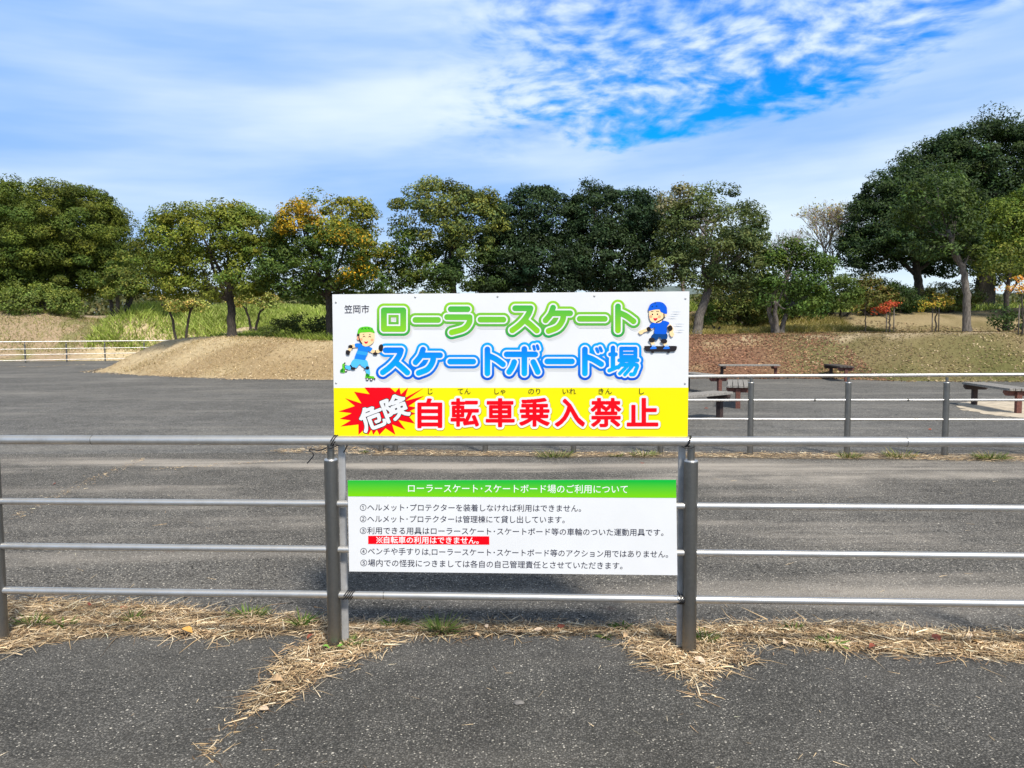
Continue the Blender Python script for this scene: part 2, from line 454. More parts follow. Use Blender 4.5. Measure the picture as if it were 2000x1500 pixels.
def height(x, y):
    x = np.asarray(x, float); y = np.asarray(y, float)
    d = poly_dist(x, y, BANK) + 0.35 * (vnoise(x, y, 2.3, 1) - 0.5) + 0.15 * (vnoise(x, y, 0.7, 2) - 0.5)
    rise = sstep(d, -0.15, 3.7) * 0.6 + np.clip(d / 3.0, 0, 1) * 0.4
    far_left = sstep(y, 47, 51) * (1 - sstep(x, -15, -11))
    z = 1.45 * rise * (1 - 0.55 * far_left * sstep(x, -26, -23)* (1 - sstep(y, 52, 58)))
    z += 0.12 * sstep(x, 3, 9) * rise + 0.07 * rise * (vnoise(x, y, 3.0, 3) - 0.5) * 2
    left = 1 - sstep(x, -2, 5)
    z += (0.2 * np.exp(-((x + 15) / 2.6) ** 2) - 0.15 * np.exp(-((x + 6.5) / 4.0) ** 2)) * rise * (1 - sstep(y, 34, 40))
    mnd = 1 - sstep(x, -30, -25.5)
    z += left * 2.15 * (sstep(y, 37, 66) * (1 - mnd) + sstep(y, 56, 80) * mnd) * rise - left * 0.06 * sstep(y, 33, 36) * (1 - sstep(y, 37, 42)) * rise
    z += (1 - left) * (0.22 * (vnoise(x, y, 1.6, 7) - 0.5) * sstep(y, 31, 33) + 1.10 * sstep(y, 34.5, 39.5) + 0.9 * sstep(y, 48, 70)) * rise
    # sandy mound behind the far-left fence
    z += 2.0 * np.exp(-(((x + 36) / 8.5) ** 2) - ((y - 55.5) / 5.0) ** 2) * sstep(y, 48.8, 54.5) + 0.35 * (vnoise(x, y, 2.6, 6) - 0.4) * mnd * sstep(y, 49, 52)
    z += 0.05 * (vnoise(x, y, 0.9, 4) - 0.5) * rise
    return np.where(d < -0.1, -0.1, z)
xs = np.concatenate([np.arange(-120, -40, 1.2), np.arange(-40, 26, 0.22), np.arange(26, 90.1, 1.2)])
ys = np.concatenate([np.arange(19, 62, 0.22), np.arange(62, 181, 2.0)])
X, Y = np.meshgrid(xs, ys)
Z = height(X, Y)
nx, ny = len(xs), len(ys)
idx = np.arange(nx * ny).reshape(ny, nx)
F = np.stack([idx[:-1, :-1], idx[:-1, 1:], idx[1:, 1:], idx[1:, :-1]], -1).reshape(-1, 4)
keep = (Z.ravel()[F] > -0.09).any(1)
def C(*a): return np.array(a)
def terrain_col(x, y):
    n1, n2, n3 = vnoise(x, y, 2.0, 11), vnoise(x, y, 0.8, 12), vnoise(x, y, 4.5, 13)
    straw = C(0.54, 0.43, 0.26); straw_d = C(0.37, 0.27, 0.15); sand = C(0.47, 0.375, 0.25)
    litter = C(0.23, 0.125, 0.08); olive = C(0.225, 0.18, 0.09); moss = C(0.14, 0.135, 0.05); green = C(0.15, 0.18, 0.04)
    mixv = lambda a, b, f: a * (1 - f[..., None]) + b * f[..., None]
    d = poly_dist(x, y, BANK)
    c = mixv(np.broadcast_to(straw_d, x.shape + (3,)), np.broadcast_to(straw, x.shape + (3,)), sstep(0.6 * n1 + 0.4 * n2 + 0.12 * d - 0.05 * (x + 12), 0.35, 0.95))
    rl = mixv(np.broadcast_to(litter, x.shape + (3,)), np.broadcast_to(straw_d * 1.1, x.shape + (3,)), sstep(n2 * 0.5 + n1 * 0.5, 0.45, 0.8))
    ro = mixv(np.broadcast_to(olive, x.shape + (3,)), np.broadcast_to(moss, x.shape + (3,)), sstep(n1 - 0.1 * d, 0.2, 0.8))
    right = mixv(rl, ro, sstep(x + 1.5 * (n3 - 0.5), 8.5, 12.0))
    right = mixv(right, np.broadcast_to(sand, x.shape + (3,)), sstep(d + 1.8 * (n2 - 0.5) + (n3 - 0.5), 2.9, 3.8) * (1 - sstep(d, 4.8, 5.6)) * 0.9)
    terr = mixv(np.broadcast_to(C(0.24, 0.20, 0.085), x.shape + (3,)), np.broadcast_to(C(0.33, 0.26, 0.145), x.shape + (3,)), sstep(x + 3 * (n1 - 0.5), 12, 18))
    terr = mixv(terr, np.broadcast_to(C(0.17, 0.14, 0.06), x.shape + (3,)), sstep(0.6 * n2 + 0.4 * n1, 0.45, 0.75) * 0.8)
    right = mixv(right, terr, sstep(y, 31.8, 33))
    right = mixv(right, np.broadcast_to(green, x.shape + (3,)), sstep(y, 39, 42))
    c = mixv(c, right, sstep(x, 3, 6))
    left = (1 - sstep(x, -1, 4))
    c = mixv(c, np.broadcast_to(green, x.shape + (3,)), left * sstep(d + 1.2 * (n1 - 0.5), 4.5, 5.4) * (1 - (x < -28)))
    sandy = mixv(np.broadcast_to(C(0.37, 0.275, 0.18), x.shape + (3,)), np.broadcast_to(C(0.24, 0.22, 0.10), x.shape + (3,)), sstep(n2 * 0.6 + n1 * 0.4, 0.5, 0.72))
    c = mixv(c, sandy, (1 - sstep(x, -29, -26.5)) * sstep(y, 44, 48))
    return c
tcol = terrain_col(X.ravel(), Y.ravel())
M_TERR, t, b = new_mat('bank_soil')
at = t.n('ShaderNodeAttribute', attribute_name='tint')
ob = t.n('ShaderNodeTexCoord').outputs['Object']
nA, nB = t.noise(ob, 5.5, 6, 0.7), t.noise(ob, 26, 3, 0.7)
fac = t.m('ADD', 0.40, t.m('ADD', t.m('MULTIPLY', nA, 0.65), t.m('MULTIPLY', nB, 0.65)))
colr = t.mix(1.0, at.outputs['Color'], t.xyz(fac, fac, fac), 'MULTIPLY')
t.put(b.inputs['Base Color'], colr)
b.inputs['Roughness'].default_value = 0.95; b.inputs['Specular IOR Level'].default_value = 0.15
bp = t.n('ShaderNodeBump'); bp.inputs['Strength'].default_value = 0.9; bp.inputs['Distance'].default_value = 0.08
t.put(bp.inputs['Height'], t.m('ADD', nA, t.m('MULTIPLY', nB, 0.5))); t.put(b.inputs['Normal'], bp.outputs[0])
ter = np_mesh('terrain', np.stack([X.ravel(), Y.ravel(), Z.ravel()], -1), F[keep], M_TERR, tint=tcol, smooth=True)
ter['kind'] = 'structure'

# distant wooded hills
def hill(name, Yd, prof, col):
    vs, fs = [], []
    n = len(prof)
    pts = [(P(px, 650, Yd)[0], EYE + (650 - py) / PPM(Yd)) for px, py in prof]
    for k, (x, h) in enumerate(pts):
        for j, (dy, f) in enumerate(((0, 0.0), (Yd * 0.08, 0.7), (Yd * 0.16, 1.0), (Yd * 0.4, 0.75))):
            vs.append((x * (1 + dy / Yd * 0.5), Yd + dy, -1 if f == 0 else h * f * (1 + (dy / Yd if f == 1 else 0)) + random.uniform(-.02, .02) * h))
    for k in range(n - 1):
        for j in range(3):
            fs.append((k * 4 + j, (k + 1) * 4 + j, (k + 1) * 4 + j + 1, k * 4 + j + 1))
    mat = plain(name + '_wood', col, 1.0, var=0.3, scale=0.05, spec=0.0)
    mb = MB(); mb.add(vs, fs, True)
    o = mb.build('hill', mat); o['kind'] = 'structure'
def jag(x0, x1, n, f): return [(x0 + (x1 - x0) * i / n, f(x0 + (x1 - x0) * i / n) + random.uniform(-2, 2)) for i in range(n + 1)]
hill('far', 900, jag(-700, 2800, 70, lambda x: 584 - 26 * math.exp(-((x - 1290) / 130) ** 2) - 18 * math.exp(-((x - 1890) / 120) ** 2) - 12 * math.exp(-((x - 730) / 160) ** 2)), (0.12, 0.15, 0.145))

# ------------------------------------------------------------------ scatter helpers
def norm(v): return v / (np.linalg.norm(v, axis=-1, keepdims=True) + 1e-9)
def blades(name, pos, dirv, L, Wd, bend, col, mat, kind='stuff'):
    """thin strips of two quads; pos (n,3) root, dirv (n,3) unit, bend (n,3) offset of the tip"""
    n = len(pos)
    side = norm(np.cross(dirv, np.array((0, 0, 1.0)) + rng.normal(0, 0.35, (n, 3))))
    L = L[:, None]; Wd = Wd[:, None]
    p1 = pos + dirv * L * 0.5 + bend * 0.3; p2 = pos + dirv * L + bend
    V = np.stack([pos - side * Wd / 2, pos + side * Wd / 2, p1 - side * Wd * 0.45, p1 + side * Wd * 0.45, p2 - side * Wd * 0.12, p2 + side * Wd * 0.12], 1).reshape(-1, 3)
    b = np.arange(n)[:, None] * 6
    Fq = np.concatenate([b + np.array([[0, 1, 3, 2]]), b + np.array([[2, 3, 5, 4]])], 0)
    o = np_mesh(name, V, Fq, mat, tint=np.repeat(col, 6, 0))
    if kind: o['kind'] = kind
    return o
def pick(cols, n, p=None, jit=0.18):
    cols = np.array(cols, float)
    k = rng.choice(len(cols), n, p=p)
    return np.clip(cols[k] * (1 + rng.normal(0, jit, (n, 1))), 0.004, 1)
def in_poly(n, poly, soft=0.0):
    """random ground points in a polygon given in target pixels"""
    q = np.array([G(*p)[:2] for p in poly])
    lo, hi = q.min(0) - soft * 2, q.max(0) + soft * 2
    out = np.zeros((0, 2))
    while len(out) < n:
        c = rng.uniform(lo, hi, (n * 3, 2))
        d = poly_dist(c[:, 0], c[:, 1], [tuple(v) for v in q])
        dens = vnoise(c[:, 0], c[:, 1], 0.16, 41) * 0.6 + 0.5
        kp = (d > 0) | (rng.uniform(0, 1, len(d)) < np.exp(d / max(soft, 1e-6)) * 0.9)
        kp &= rng.uniform(0, 1, len(d)) < dens
        out = np.concatenate([out, c[kp]])
    return out[:n]
STRAW_C = [(0.72, 0.55, 0.34), (0.56, 0.40, 0.22), (0.38, 0.25, 0.14), (0.85, 0.71, 0.50), (0.17, 0.11, 0.06)]
SPOTS = [  # polygon, count, length range, pile height
    ([(-160, 1180), (0, 1180), (120, 1182), (300, 1190), (420, 1206), (560, 1212), (636, 1222), (636, 1238), (560, 1236), (470, 1248), (380, 1246), (300, 1236), (200, 1240), (100, 1256), (0, 1276), (-160, 1300)], 9500, (0.04, 0.17), 0.03),
    ([(640, 1222), (800, 1224), (1000, 1226), (1330, 1236), (1330, 1250), (1200, 1241), (1000, 1240), (800, 1243), (640, 1245)], 4200, (0.03, 0.13), 0.02),
    ([(1360, 1230), (1500, 1226), (1700, 1232), (2000, 1248), (2200, 1256), (2200, 1308), (2000, 1292), (1850, 1282), (1700, 1274), (1560, 1264), (1440, 1254), (1360, 1250)], 8500, (0.03, 0.15), 0.03),
    ([(640, 1254), (700, 1264), (756, 1260), (735, 1278), (668, 1292), (640, 1312), (600, 1338), (562, 1366), (528, 1382), (495, 1394), (510, 1372), (540, 1332), (556, 1296), (590, 1274)], 2100, (0.04, 0.14), 0.035),
    ([(480, 1396), (500, 1398), (470, 1425), (440, 1452), (420, 1472), (405, 1490), (398, 1484), (436, 1440)], 110, (0.02, 0.10), 0.01),
    ([(1230, 1258), (1300, 1268), (1350, 1266), (1420, 1272), (1460, 1288), (1450, 1296), (1390, 1300), (1375, 1322), (1330, 1318), (1280, 1296)], 2100, (0.04, 0.14), 0.03),
    ([(1340, 1318), (1385, 1318), (1378, 1345), (1372, 1370), (1362, 1365), (1355, 1340)], 130, (0.03, 0.10), 0.01),
    ([(-900, 1185), (-160, 1182), (-160, 1298), (-900, 1345)], 8000, (0.04, 0.17), 0.03),
    ([(2200, 1256), (2700, 1272), (2700, 1322), (2200, 1306)], 5000, (0.03, 0.15), 0.03),
    ([(28, 1008), (90, 978), (160, 946), (230, 914), (282, 896), (284, 899), (232, 919), (162, 952), (92, 985), (30, 1015)], 420, (0.015, 0.06), 0.008),
    ([(300, 916), (420, 908), (560, 900), (560, 902), (420, 911), (300, 919)], 260, (0.02, 0.06), 0.008),
    ([(-40, 717), (80, 716), (166, 712), (166, 713.2), (80, 717.4), (-40, 718.6)], 500, (0.05, 0.2), 0.02),
    ([(520, 884), (640, 872), (760, 880), (1000, 885), (1300, 886), (1700, 888), (2100, 894), (2100, 906), (1700, 898), (1300, 893), (1000, 892), (640, 888)], 7000, (0.03, 0.14), 0.03),
]
pp, dd, LL, bb, cc = [], [], [], [], []
for poly, n, (l0, l1), hgt in SPOTS:
    xy = in_poly(n, poly, 0.03)
    z = 0.012 + hgt * rng.beta(1.2, 2.5, n)
    an = rng.uniform(0, 2 * math.pi, n) if l1 < 0.2 else rng.normal(0, 0.55, n) + np.pi * rng.integers(0, 2, n)
    pitch = rng.normal(0.0, 0.20, n)
    d = np.stack([np.cos(an) * np.cos(pitch), np.sin(an) * np.cos(pitch), np.abs(np.sin(pitch))], -1)
    L = rng.uniform(l0, l1, n) * rng.uniform(0.5, 1, n)
    pp.append(np.column_stack([xy, z])); dd.append(d); LL.append(L)
    bb.append(np.stack([rng.normal(0, 0.38, n) * L, rng.normal(0, 0.38, n) * L, -np.abs(d[:, 2]) * L * 0.9 + rng.normal(0, 0.04, n) * L], -1))
    patch = vnoise(xy[:, 0], xy[:, 1], 0.13, 45)[:, None]
    cc.append(pick(STRAW_C, n, [0.25, 0.24, 0.22, 0.13, 0.16]) * (0.65 + 0.6 * patch))
pp, dd, LL, bb, cc = map(np.concatenate, (pp, dd, LL, bb, cc))
tip = pp[:, 2] + dd[:, 2] * LL + bb[:, 2]
bb[:, 2] += np.maximum(0.012 - tip, 0)
blades('dry_grass', pp, dd, LL, rng.uniform(0.0024, 0.0060, len(pp)), bb, cc, M_STRAW)
# loose single straws scattered on the asphalt
n = 190
u = rng.uniform(-100, 2100, n); v = np.concatenate([rng.uniform(1290, 1500, 60), rng.uniform(900, 1200, 130)])
pos = np.array([G(a, q, 0.02 if q > 1285 else 0.006) for a, q in zip(u, v)])
an = rng.uniform(0, 6.28, n); L = rng.uniform(0.02, 0.11, n) * np.where(v > 1285, 0.6, 1)
blades('loose_straw', pos, np.stack([np.cos(an), np.sin(an), 0 * an], -1), L, rng.uniform(0.0014, 0.003, n),
       np.stack([rng.normal(0, .1, n) * L, rng.normal(0, .1, n) * L, 0 * L], -1), pick(STRAW_C, n, [0.4, 0.2, 0.1, 0.3, 0.0]), M_STRAW)

# green weeds: every tuft a thing
def weed(px, py, h, n, spread, label, cols, group, wd=0.006, rosette=0.0):
    c = G(px, py, 0.012)
    an = rng.uniform(0, 6.28, n)
    pit = rng.uniform(0.35, 1.35, n) - rosette * 0.5
    r_ = spread * np.sqrt(rng.uniform(0, 1, n))
    pos = np.column_stack([c[0] + r_ * np.cos(an), c[1] + r_ * np.sin(an) * 0.5, np.full(n, c[2])])
    d = np.stack([np.cos(an) * np.cos(pit), np.sin(an) * np.cos(pit), np.sin(pit)], -1)
    L = h * rng.uniform(0.45, 1, n)
    bend = np.stack([np.cos(an) * L * 0.25, np.sin(an) * L * 0.25, -L * rng.uniform(0.05, 0.25, n)], -1)
    o = blades('grass_tuft', pos, d, L, np.full(n, wd) * rng.uniform(0.7, 1.3, n), bend, pick(cols, n), M_GRASS, None)
    o.data.transform(Matrix.Translation(-Vector(c))); o.location = Vector(c)
    return tag(o, label, 'weed', group)
GR = [(0.10, 0.17, 0.03), (0.16, 0.24, 0.05), (0.06, 0.11, 0.02), (0.20, 0.25, 0.07)]
GRD = [(0.22, 0.24, 0.10), (0.30, 0.28, 0.14), (0.14, 0.18, 0.06)]
wg = 'green weeds in the verge under the near fence'
weed(62, 1222, 0.09, 60, 0.06, 'low green weed tuft in the straw nearest the left edge post', GR, wg)
weed(125, 1224, 0.07, 40, 0.05, 'small broad-leaved weed in the straw, second from the left edge', GR, wg, 0.012, 0.5)
weed(258, 1212, 0.10, 36, 0.03, 'upright green weed tuft alone in the middle of the left straw', GR, wg)
weed(490, 1204, 0.08, 110, 0.10, 'wide dark green tuft at the back of the left straw', GR, wg)
weed(590, 1222, 0.12, 40, 0.03, 'tall bright weed just left of the left sign post', GR, wg, 0.009)
weed(770, 1222, 0.07, 70, 0.06, 'low sparse tuft under the left part of the notice', GR, wg)
weed(862, 1232, 0.12, 130, 0.06, 'biggest spiky grass tuft under the notice board', GR + GRD, wg)
weed(1215, 1226, 0.06, 34, 0.03, 'small weed with broad leaves under the right part of the notice', GR, wg, 0.013, 0.5)
weed(1180, 1246, 0.05, 22, 0.02, 'tiny weed at the asphalt edge under the right part of the notice', GR, wg, 0.011, 0.5)
weed(1376, 1250, 0.07, 90, 0.06, 'green tuft against the right sign post', GR, wg)
weed(1545, 1232, 0.06, 40, 0.05, 'small green weed at the back of the right straw', GR, wg, 0.009)
weed(1620, 1258, 0.08, 34, 0.05, 'bright broad-leaved weed at the front of the right straw', [(0.16, 0.28, 0.05), (0.22, 0.34, 0.08)], wg, 0.016, 0.4)
weed(680, 1262, 0.07, 80, 0.06, 'low green clump at the foot of the left sign leg', GR, wg)
mg = 'grass tufts along the middle fence'
for px, py, h, n_, s_, lb in [(1083, 892, 0.20, 170, 0.22, 'green and dry grass tuft below the middle fence, under the sign centre'), (1258, 890, 0.16, 110, 0.16, 'half-dry grass tuft at the middle fence under the right end of the sign'),
                              (1205, 891, 0.09, 50, 0.10, 'small sparse tuft at the middle fence between two larger tufts'), (1658, 894, 0.15, 110, 0.12, 'fresh green tuft at the foot of the centre post of the middle fence'),
                              (1758, 893, 0.20, 110, 0.18, 'spiky pale tuft of the middle fence right of its centre post'), (1935, 896, 0.17, 260, 0.17, 'longest green tuft of the middle fence, right of its last post'),
                              (712, 884, 0.07, 70, 0.05, 'thin dry tuft at the left end of the middle fence')]:
    weed(px, py, h * 0.8, int(n_ * 0.8), s_, lb, GRD * 2 + GR + [(0.42, 0.33, 0.18), (0.34, 0.26, 0.13)], mg, 0.009)
# two-leaved seedling at the foot of the left post
def leafquad(mb, c, d, l, w, up=(0, 0, 1), curl=0.1, fold=0.15):
    d = Vector(d).normalized(); s_ = d.cross(Vector(up)).normalized(); nrm = s_.cross(d).normalized(); c = Vector(c)
    st = [(0, 0.05, 0), (0.25, 0.8, .4), (0.55, 1, .8), (0.8, 0.6, .6), (1, 0.03, 0.2)]
    V = []
    for f, w_, k in st:
        q = c + d * l * f + nrm * curl * l * math.sin(f * 3.1)
        V += [q - s_ * w * w_ / 2 + nrm * fold * w * w_, q, q + s_ * w * w_ / 2 + nrm * fold * w * w_]
    Fq = []
    for i in range(4):
        Fq += [(i * 3, i * 3 + 1, i * 3 + 4, i * 3 + 3), (i * 3 + 1, i * 3 + 2, i * 3 + 5, i * 3 + 4)]
    mb.add(V, Fq, True)
M_SEED = plain('seedling_green', (0.20, 0.42, 0.06), 0.5, var=0.2, scale=30)
M_STEM = plain('stem_green', (0.14, 0.22, 0.05), 0.6)
sc_ = G(652, 1268, 0.014)
se = empty('seedling', sc_, 'bright green seedling with two pairs of round leaves at the left post foot', 'plant')
lm, st = MB(), MB()
for dx_, dy_, l in ((-0.035, -0.01, 0.035), (0.03, -0.015, 0.035), (-0.01, -0.035, 0.03), (0.05, 0.01, 0.028)):
    leafquad(lm, (sc_[0] + dx_ * 0.5, sc_[1] - 0.02 + dy_ * 0.3, 0.035), (dx_, dy_, 0.01), l, 0.03)
st.tube([(sc_[0], sc_[1] - 0.01, 0.012), (sc_[0], sc_[1] - 0.02, 0.037)], 0.002, 6)
lm.build('leaf', M_SEED, se); st.build('stem', M_STEM, se)
# fallen leaves: each a thing
leafcols = {'tan': (0.50, 0.34, 0.19), 'red-brown': (0.24, 0.06, 0.03), 'orange': (0.62, 0.33, 0.08), 'pale': (0.60, 0.46, 0.33)}
LM = {k: plain('fallen_leaf_' + k.replace('-', '_'), v, 0.7, var=0.25, scale=60) for k, v in leafcols.items()}
for px, py, k, l in [(376, 1236, 'orange', 0.075), (28, 1213, 'pale', 0.05), (80, 1212, 'tan', 0.05), (248, 1188, 'red-brown', 0.06), (175, 1183, 'red-brown', 0.05), (330, 1240, 'tan', 0.04), (466, 1220, 'red-brown', 0.04),
                     (600, 1248, 'red-brown', 0.045), (530, 1330, 'tan', 0.075), (525, 1385, 'pale', 0.05), (728, 1230, 'tan', 0.06), (925, 1240, 'tan', 0.04), (952, 1226, 'pale', 0.04), (1060, 1228, 'pale', 0.05), (1088, 1224, 'red-brown', 0.05),
                     (1218, 1245, 'tan', 0.05), (1378, 1295, 'pale', 0.06), (1632, 1236, 'pale', 0.05), (1535, 1252, 'pale', 0.06), (1712, 1262, 'red-brown', 0.06), (1835, 1252, 'red-brown', 0.08), (1920, 1250, 'orange', 0.08), (1885, 1242, 'pale', 0.05),
                     (1975, 1248, 'tan', 0.05), (1780, 1241, 'tan', 0.04), (103, 946, 'red-brown', 0.06), (1815, 839, 'red-brown', 0.09), (1383, 798, 'red-brown', 0.10), (1250, 903, 'red-brown', 0.06), (1782, 889, 'orange', 0.08)]:
    c = G(px, py, 0.03 if py > 1000 else 0.012)
    mb = MB(); a_ = random.uniform(0, 6.28)
    leafquad(mb, c, (math.cos(a_), math.sin(a_) * 0.7, random.uniform(-.1, .25)), l, l * 0.55, (random.uniform(-.4, .4), random.uniform(-.6, 0), 1), random.uniform(-.2, .3), random.uniform(0, .3))
    o = mb.build('fallen_leaf', LM[k], origin=c)
    where = 'in the dry straw verge' if py > 1150 and py < 1290 else ('on the straw-filled crack or post foot' if py >= 1290 else 'on the open grey asphalt')
    tag(o, '%s fallen leaf lying curled %s' % (k, where), 'leaf', '%s fallen leaves %s' % (k, where))
# stone on the path
import bmesh
bm = bmesh.new(); bmesh.ops.create_icosphere(bm, subdivisions=2, radius=0.017)
for v in bm.verts: v.co = Vector((v.co.x * 1.5, v.co.y, v.co.z * 0.55)) * random.uniform(0.88, 1.12)
me = bpy.data.meshes.new('pebble'); bm.to_mesh(me); bm.free(); me.materials.append(plain('pebble_stone', (0.16, 0.15, 0.14), 0.8, var=0.3, scale=40))
o = bpy.data.objects.new('pebble', me); o.location = Vector(G(1013, 1372, 0.02)); link(o)
tag(o, 'single grey pebble lying on the foreground asphalt path', 'stone')

# ------------------------------------------------------------------ pipe fences
def pipe_fence(label, posts, rails, top_z, post_r, rail_rs, cap_z, neck_r, ext=None, joints=()):
    """posts: list of (x,y); rails: list of heights (top first) with radii; ext: (p_start, p_end) of rails"""
    root = empty('pipe_fence', (posts[len(posts) // 2][0], posts[len(posts) // 2][1], 0), label, 'fence')
    for (x, y) in posts:
        mb = MB()
        mb.lathe((x, y, 0), [(post_r, -0.05), (post_r, cap_z - 0.004), (post_r * 0.96, cap_z)], 28)
        pst = mb.build('post', M_POST, root)
        nb = MB(); nb.lathe((x, y, 0), [(neck_r, cap_z - 0.002), (neck_r, top_z - rail_rs[0] * 0.6)], 18)
        me_ = nb.build('neck', M_POST, None); me_.parent = pst
        for v in me_.data.vertices: v.co -= Vector(root.location)
        cb = MB(); cb.lathe((x, y, 0), [(post_r * 0.985, cap_z), (post_r * 0.93, cap_z + 0.005), (neck_r * 1.1, cap_z + 0.006)], 28)
        cp = cb.build('cap', M_RAIL, None); cp.parent = pst
        for v in cp.data.vertices: v.co -= Vector(root.location)
    (ax, ay), (bx, by) = ext
    for i, (h, r_) in enumerate(zip(rails, rail_rs)):
        mb = MB()
        ha, hb = h if isinstance(h, tuple) else (h, h)
        k = 14
        mb.tube([(ax + (bx - ax) * j / k, ay + (by - ay) * j / k, ha + (hb - ha) * j / k) for j in range(k + 1)], r_, 16)
        rl = mb.build('top_rail' if i == 0 else 'rail', M_RAIL, root)
        for ji, jx, jw in joints:
            if ji != i: continue
            f = (jx - ax) / (bx - ax); dv = Vector((bx - ax, by - ay, hb - ha)).normalized(); c = Vector((jx, ay + (by - ay) * f, ha + (hb - ha) * f))
            jb = MB(); jb.tube([c - dv * jw, c + dv * jw], r_ + 0.0009, 16)
            jo = jb.build('joint_sleeve', M_POST, None); jo.parent = rl
            for v in jo.data.vertices: v.co -= Vector(root.location)
    return root
FX = lambda x: 3.88 - 0.054 * x                      # line of the near fence
near_posts = [(x, FX(x)) for x in (-4.62, -2.752, -0.937, 0.899, 2.77, 4.62)]
pipe_fence('nearest stainless pipe fence with four rails, carrying the two signs', near_posts, [1.101, 0.772, 0.531, 0.290], 1.101, 0.0353,
           [0.0245, 0.0175, 0.0175, 0.0190], 1.001, 0.0185, ext=((-4.62, FX(-4.62)), (4.62, FX(4.62))),
           joints=((3, -0.672, 0.0016), (0, -2.2, 0.0014), (0, 1.95, 0.0014)))
MX = lambda x: 10.45 - 0.083 * (x - 0.2)
mid_posts = []
for px in (745, 772, 948, 1120, 1290, 1465, 1654, 1845):
    Yg = 10.4
    for _ in range(4):
        x = P(px, 880, Yg)[0]; Yg = MX(x)
    mid_posts.append((x, Yg))
mid_posts.append((mid_posts[-1][0] + 1.32, MX(mid_posts[-1][0] + 1.32)))
mid_posts.append((mid_posts[-1][0] + 1.32, MX(mid_posts[-1][0] + 1.32)))
x0 = mid_posts[0][0]; x1 = mid_posts[-1][0]
pipe_fence('middle pipe fence with four shiny rails in front of the benches', mid_posts, [(1.035, 1.085), (0.725, 0.75), (0.475, 0.49), 0.22], 1.055, 0.0385,
           [0.0225, 0.0165, 0.0165, 0.0165], 0.972, 0.019, ext=((x0, MX(x0)), (x1, MX(x1))), joints=((1, P(1593, 783, 10.1)[0], 0.012), (1, P(1776, 783, 10.0)[0], 0.012)))
far_posts = []
for i, (px, Yd) in enumerate(((-190, 43), (-110, 44), (-30, 45.2), (49, 46.2), (130, 47.2), (205, 48.2), (282, 49.0), (352, 49.9))):
    far_posts.append((P(px, 690, Yd)[0], Yd))
pipe_fence('far pipe fence below the sandy mound at the left', far_posts, [1.27, 0.84, 0.50, 0.17], 1.27, 0.045, [0.030, 0.020, 0.020, 0.020], 1.12, 0.024,
           ext=(far_posts[0], far_posts[-1]))

# ------------------------------------------------------------------ benches
M_WOOD = plain('weathered_wood', (0.25, 0.235, 0.215), 0.9, var=0.35, scale=30, bump=0.3)
M_WOODD = plain('dark_weathered_wood', (0.075, 0.062, 0.055), 0.9, var=0.35, scale=30, bump=0.3)
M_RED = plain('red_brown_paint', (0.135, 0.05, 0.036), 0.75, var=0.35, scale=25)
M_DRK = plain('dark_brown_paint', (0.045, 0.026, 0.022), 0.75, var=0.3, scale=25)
def make_bench():
    root = empty('park_bench', (0, 0, 0))
    for k in range(4):
        mb = MB(); mb.box((0, -0.1725 + 0.115 * k, 0.475), (2.05, 0.102, 0.05), bev=0.005)
        mb.build('seat_plank', M_WOOD, root, local=True)
    for s_ in (-1, 1):
        x = 0.86 * s_
        mb = MB()
        prof = [(-0.245, 0.449), (-0.245, 0.40), (-0.20, 0.345), (0.20, 0.345), (0.245, 0.40), (0.245, 0.449)]
        V = [(x - 0.05, y, z) for y, z in prof] + [(x + 0.05, y, z) for y, z in prof]
        mb.add(V, [list(range(6))[::-1], list(range(6, 12))] + [(i, (i + 1) % 6, 6 + (i + 1) % 6, 6 + i) for i in range(6)])
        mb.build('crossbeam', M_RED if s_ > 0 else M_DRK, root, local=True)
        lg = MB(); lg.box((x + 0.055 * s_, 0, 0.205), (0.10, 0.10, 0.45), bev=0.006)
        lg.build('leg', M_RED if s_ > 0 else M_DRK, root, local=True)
    return root
def copy_thing(o):
    c = o.copy(); COL.objects.link(c)
    for ch in list(o.children):
        d = ch.copy(); COL.objects.link(d); d.parent = c
        for gch in list(ch.children):
            e = gch.copy(); COL.objects.link(e); e.parent = d
    return c
proto = make_bench()
BENCH = [  # far-leg xy, near-leg xy (red end), label
    ((7.42, 27.0), (9.18, 26.8), 'long grey bench at the foot of the bank, seen from its side', 0.0),
    ((11.22, 27.0), (10.95, 25.1), 'dark bench seen nearly end-on beside the bank, right of the long one', 0.0),
    ((5.06, 21.9), (5.45, 20.3), 'bench half hidden behind the sign, its red-brown end next to the sign edge', 0.0),
    ((5.33, 18.1), (4.90, 16.6), 'bench seen end-on just left of the first post of the middle fence', 0.0),
    ((3.97, 14.75), (2.65, 13.65), 'nearest bench, mostly hidden behind the sign, pale top showing', 0.0),
    ((10.28, 16.95), (10.08, 15.3), 'grey bench on the sandy patch at the right edge', 0.0),
]
for i, (fa, ne, lb, _) in enumerate(BENCH):
    o = proto if i == 0 else copy_thing(proto)
    o.location = ((fa[0] + ne[0]) / 2, (fa[1] + ne[1]) / 2, 0.0)
    o.rotation_euler = (0, 0, math.atan2(ne[1] - fa[1], ne[0] - fa[0]))
    tag(o, lb, 'bench', 'wooden benches on the plaza')
    if i == 1:
        for ch in o.children:
            if ch.name.startswith('seat_plank'):
                ch.data = ch.data.copy(); ch.data.materials.clear(); ch.data.materials.append(M_WOODD)
sp_ = wiggle([tuple(G(*p)[:2]) for p in [(1868, 788), (1900, 784), (2060, 780), (2160, 800), (2120, 822), (2000, 817), (1930, 810), (1880, 800), (1868, 788)]], 8, 0.05)[:-1]
sheet('sandy_patch', sp_, 0.004, M_SAND)

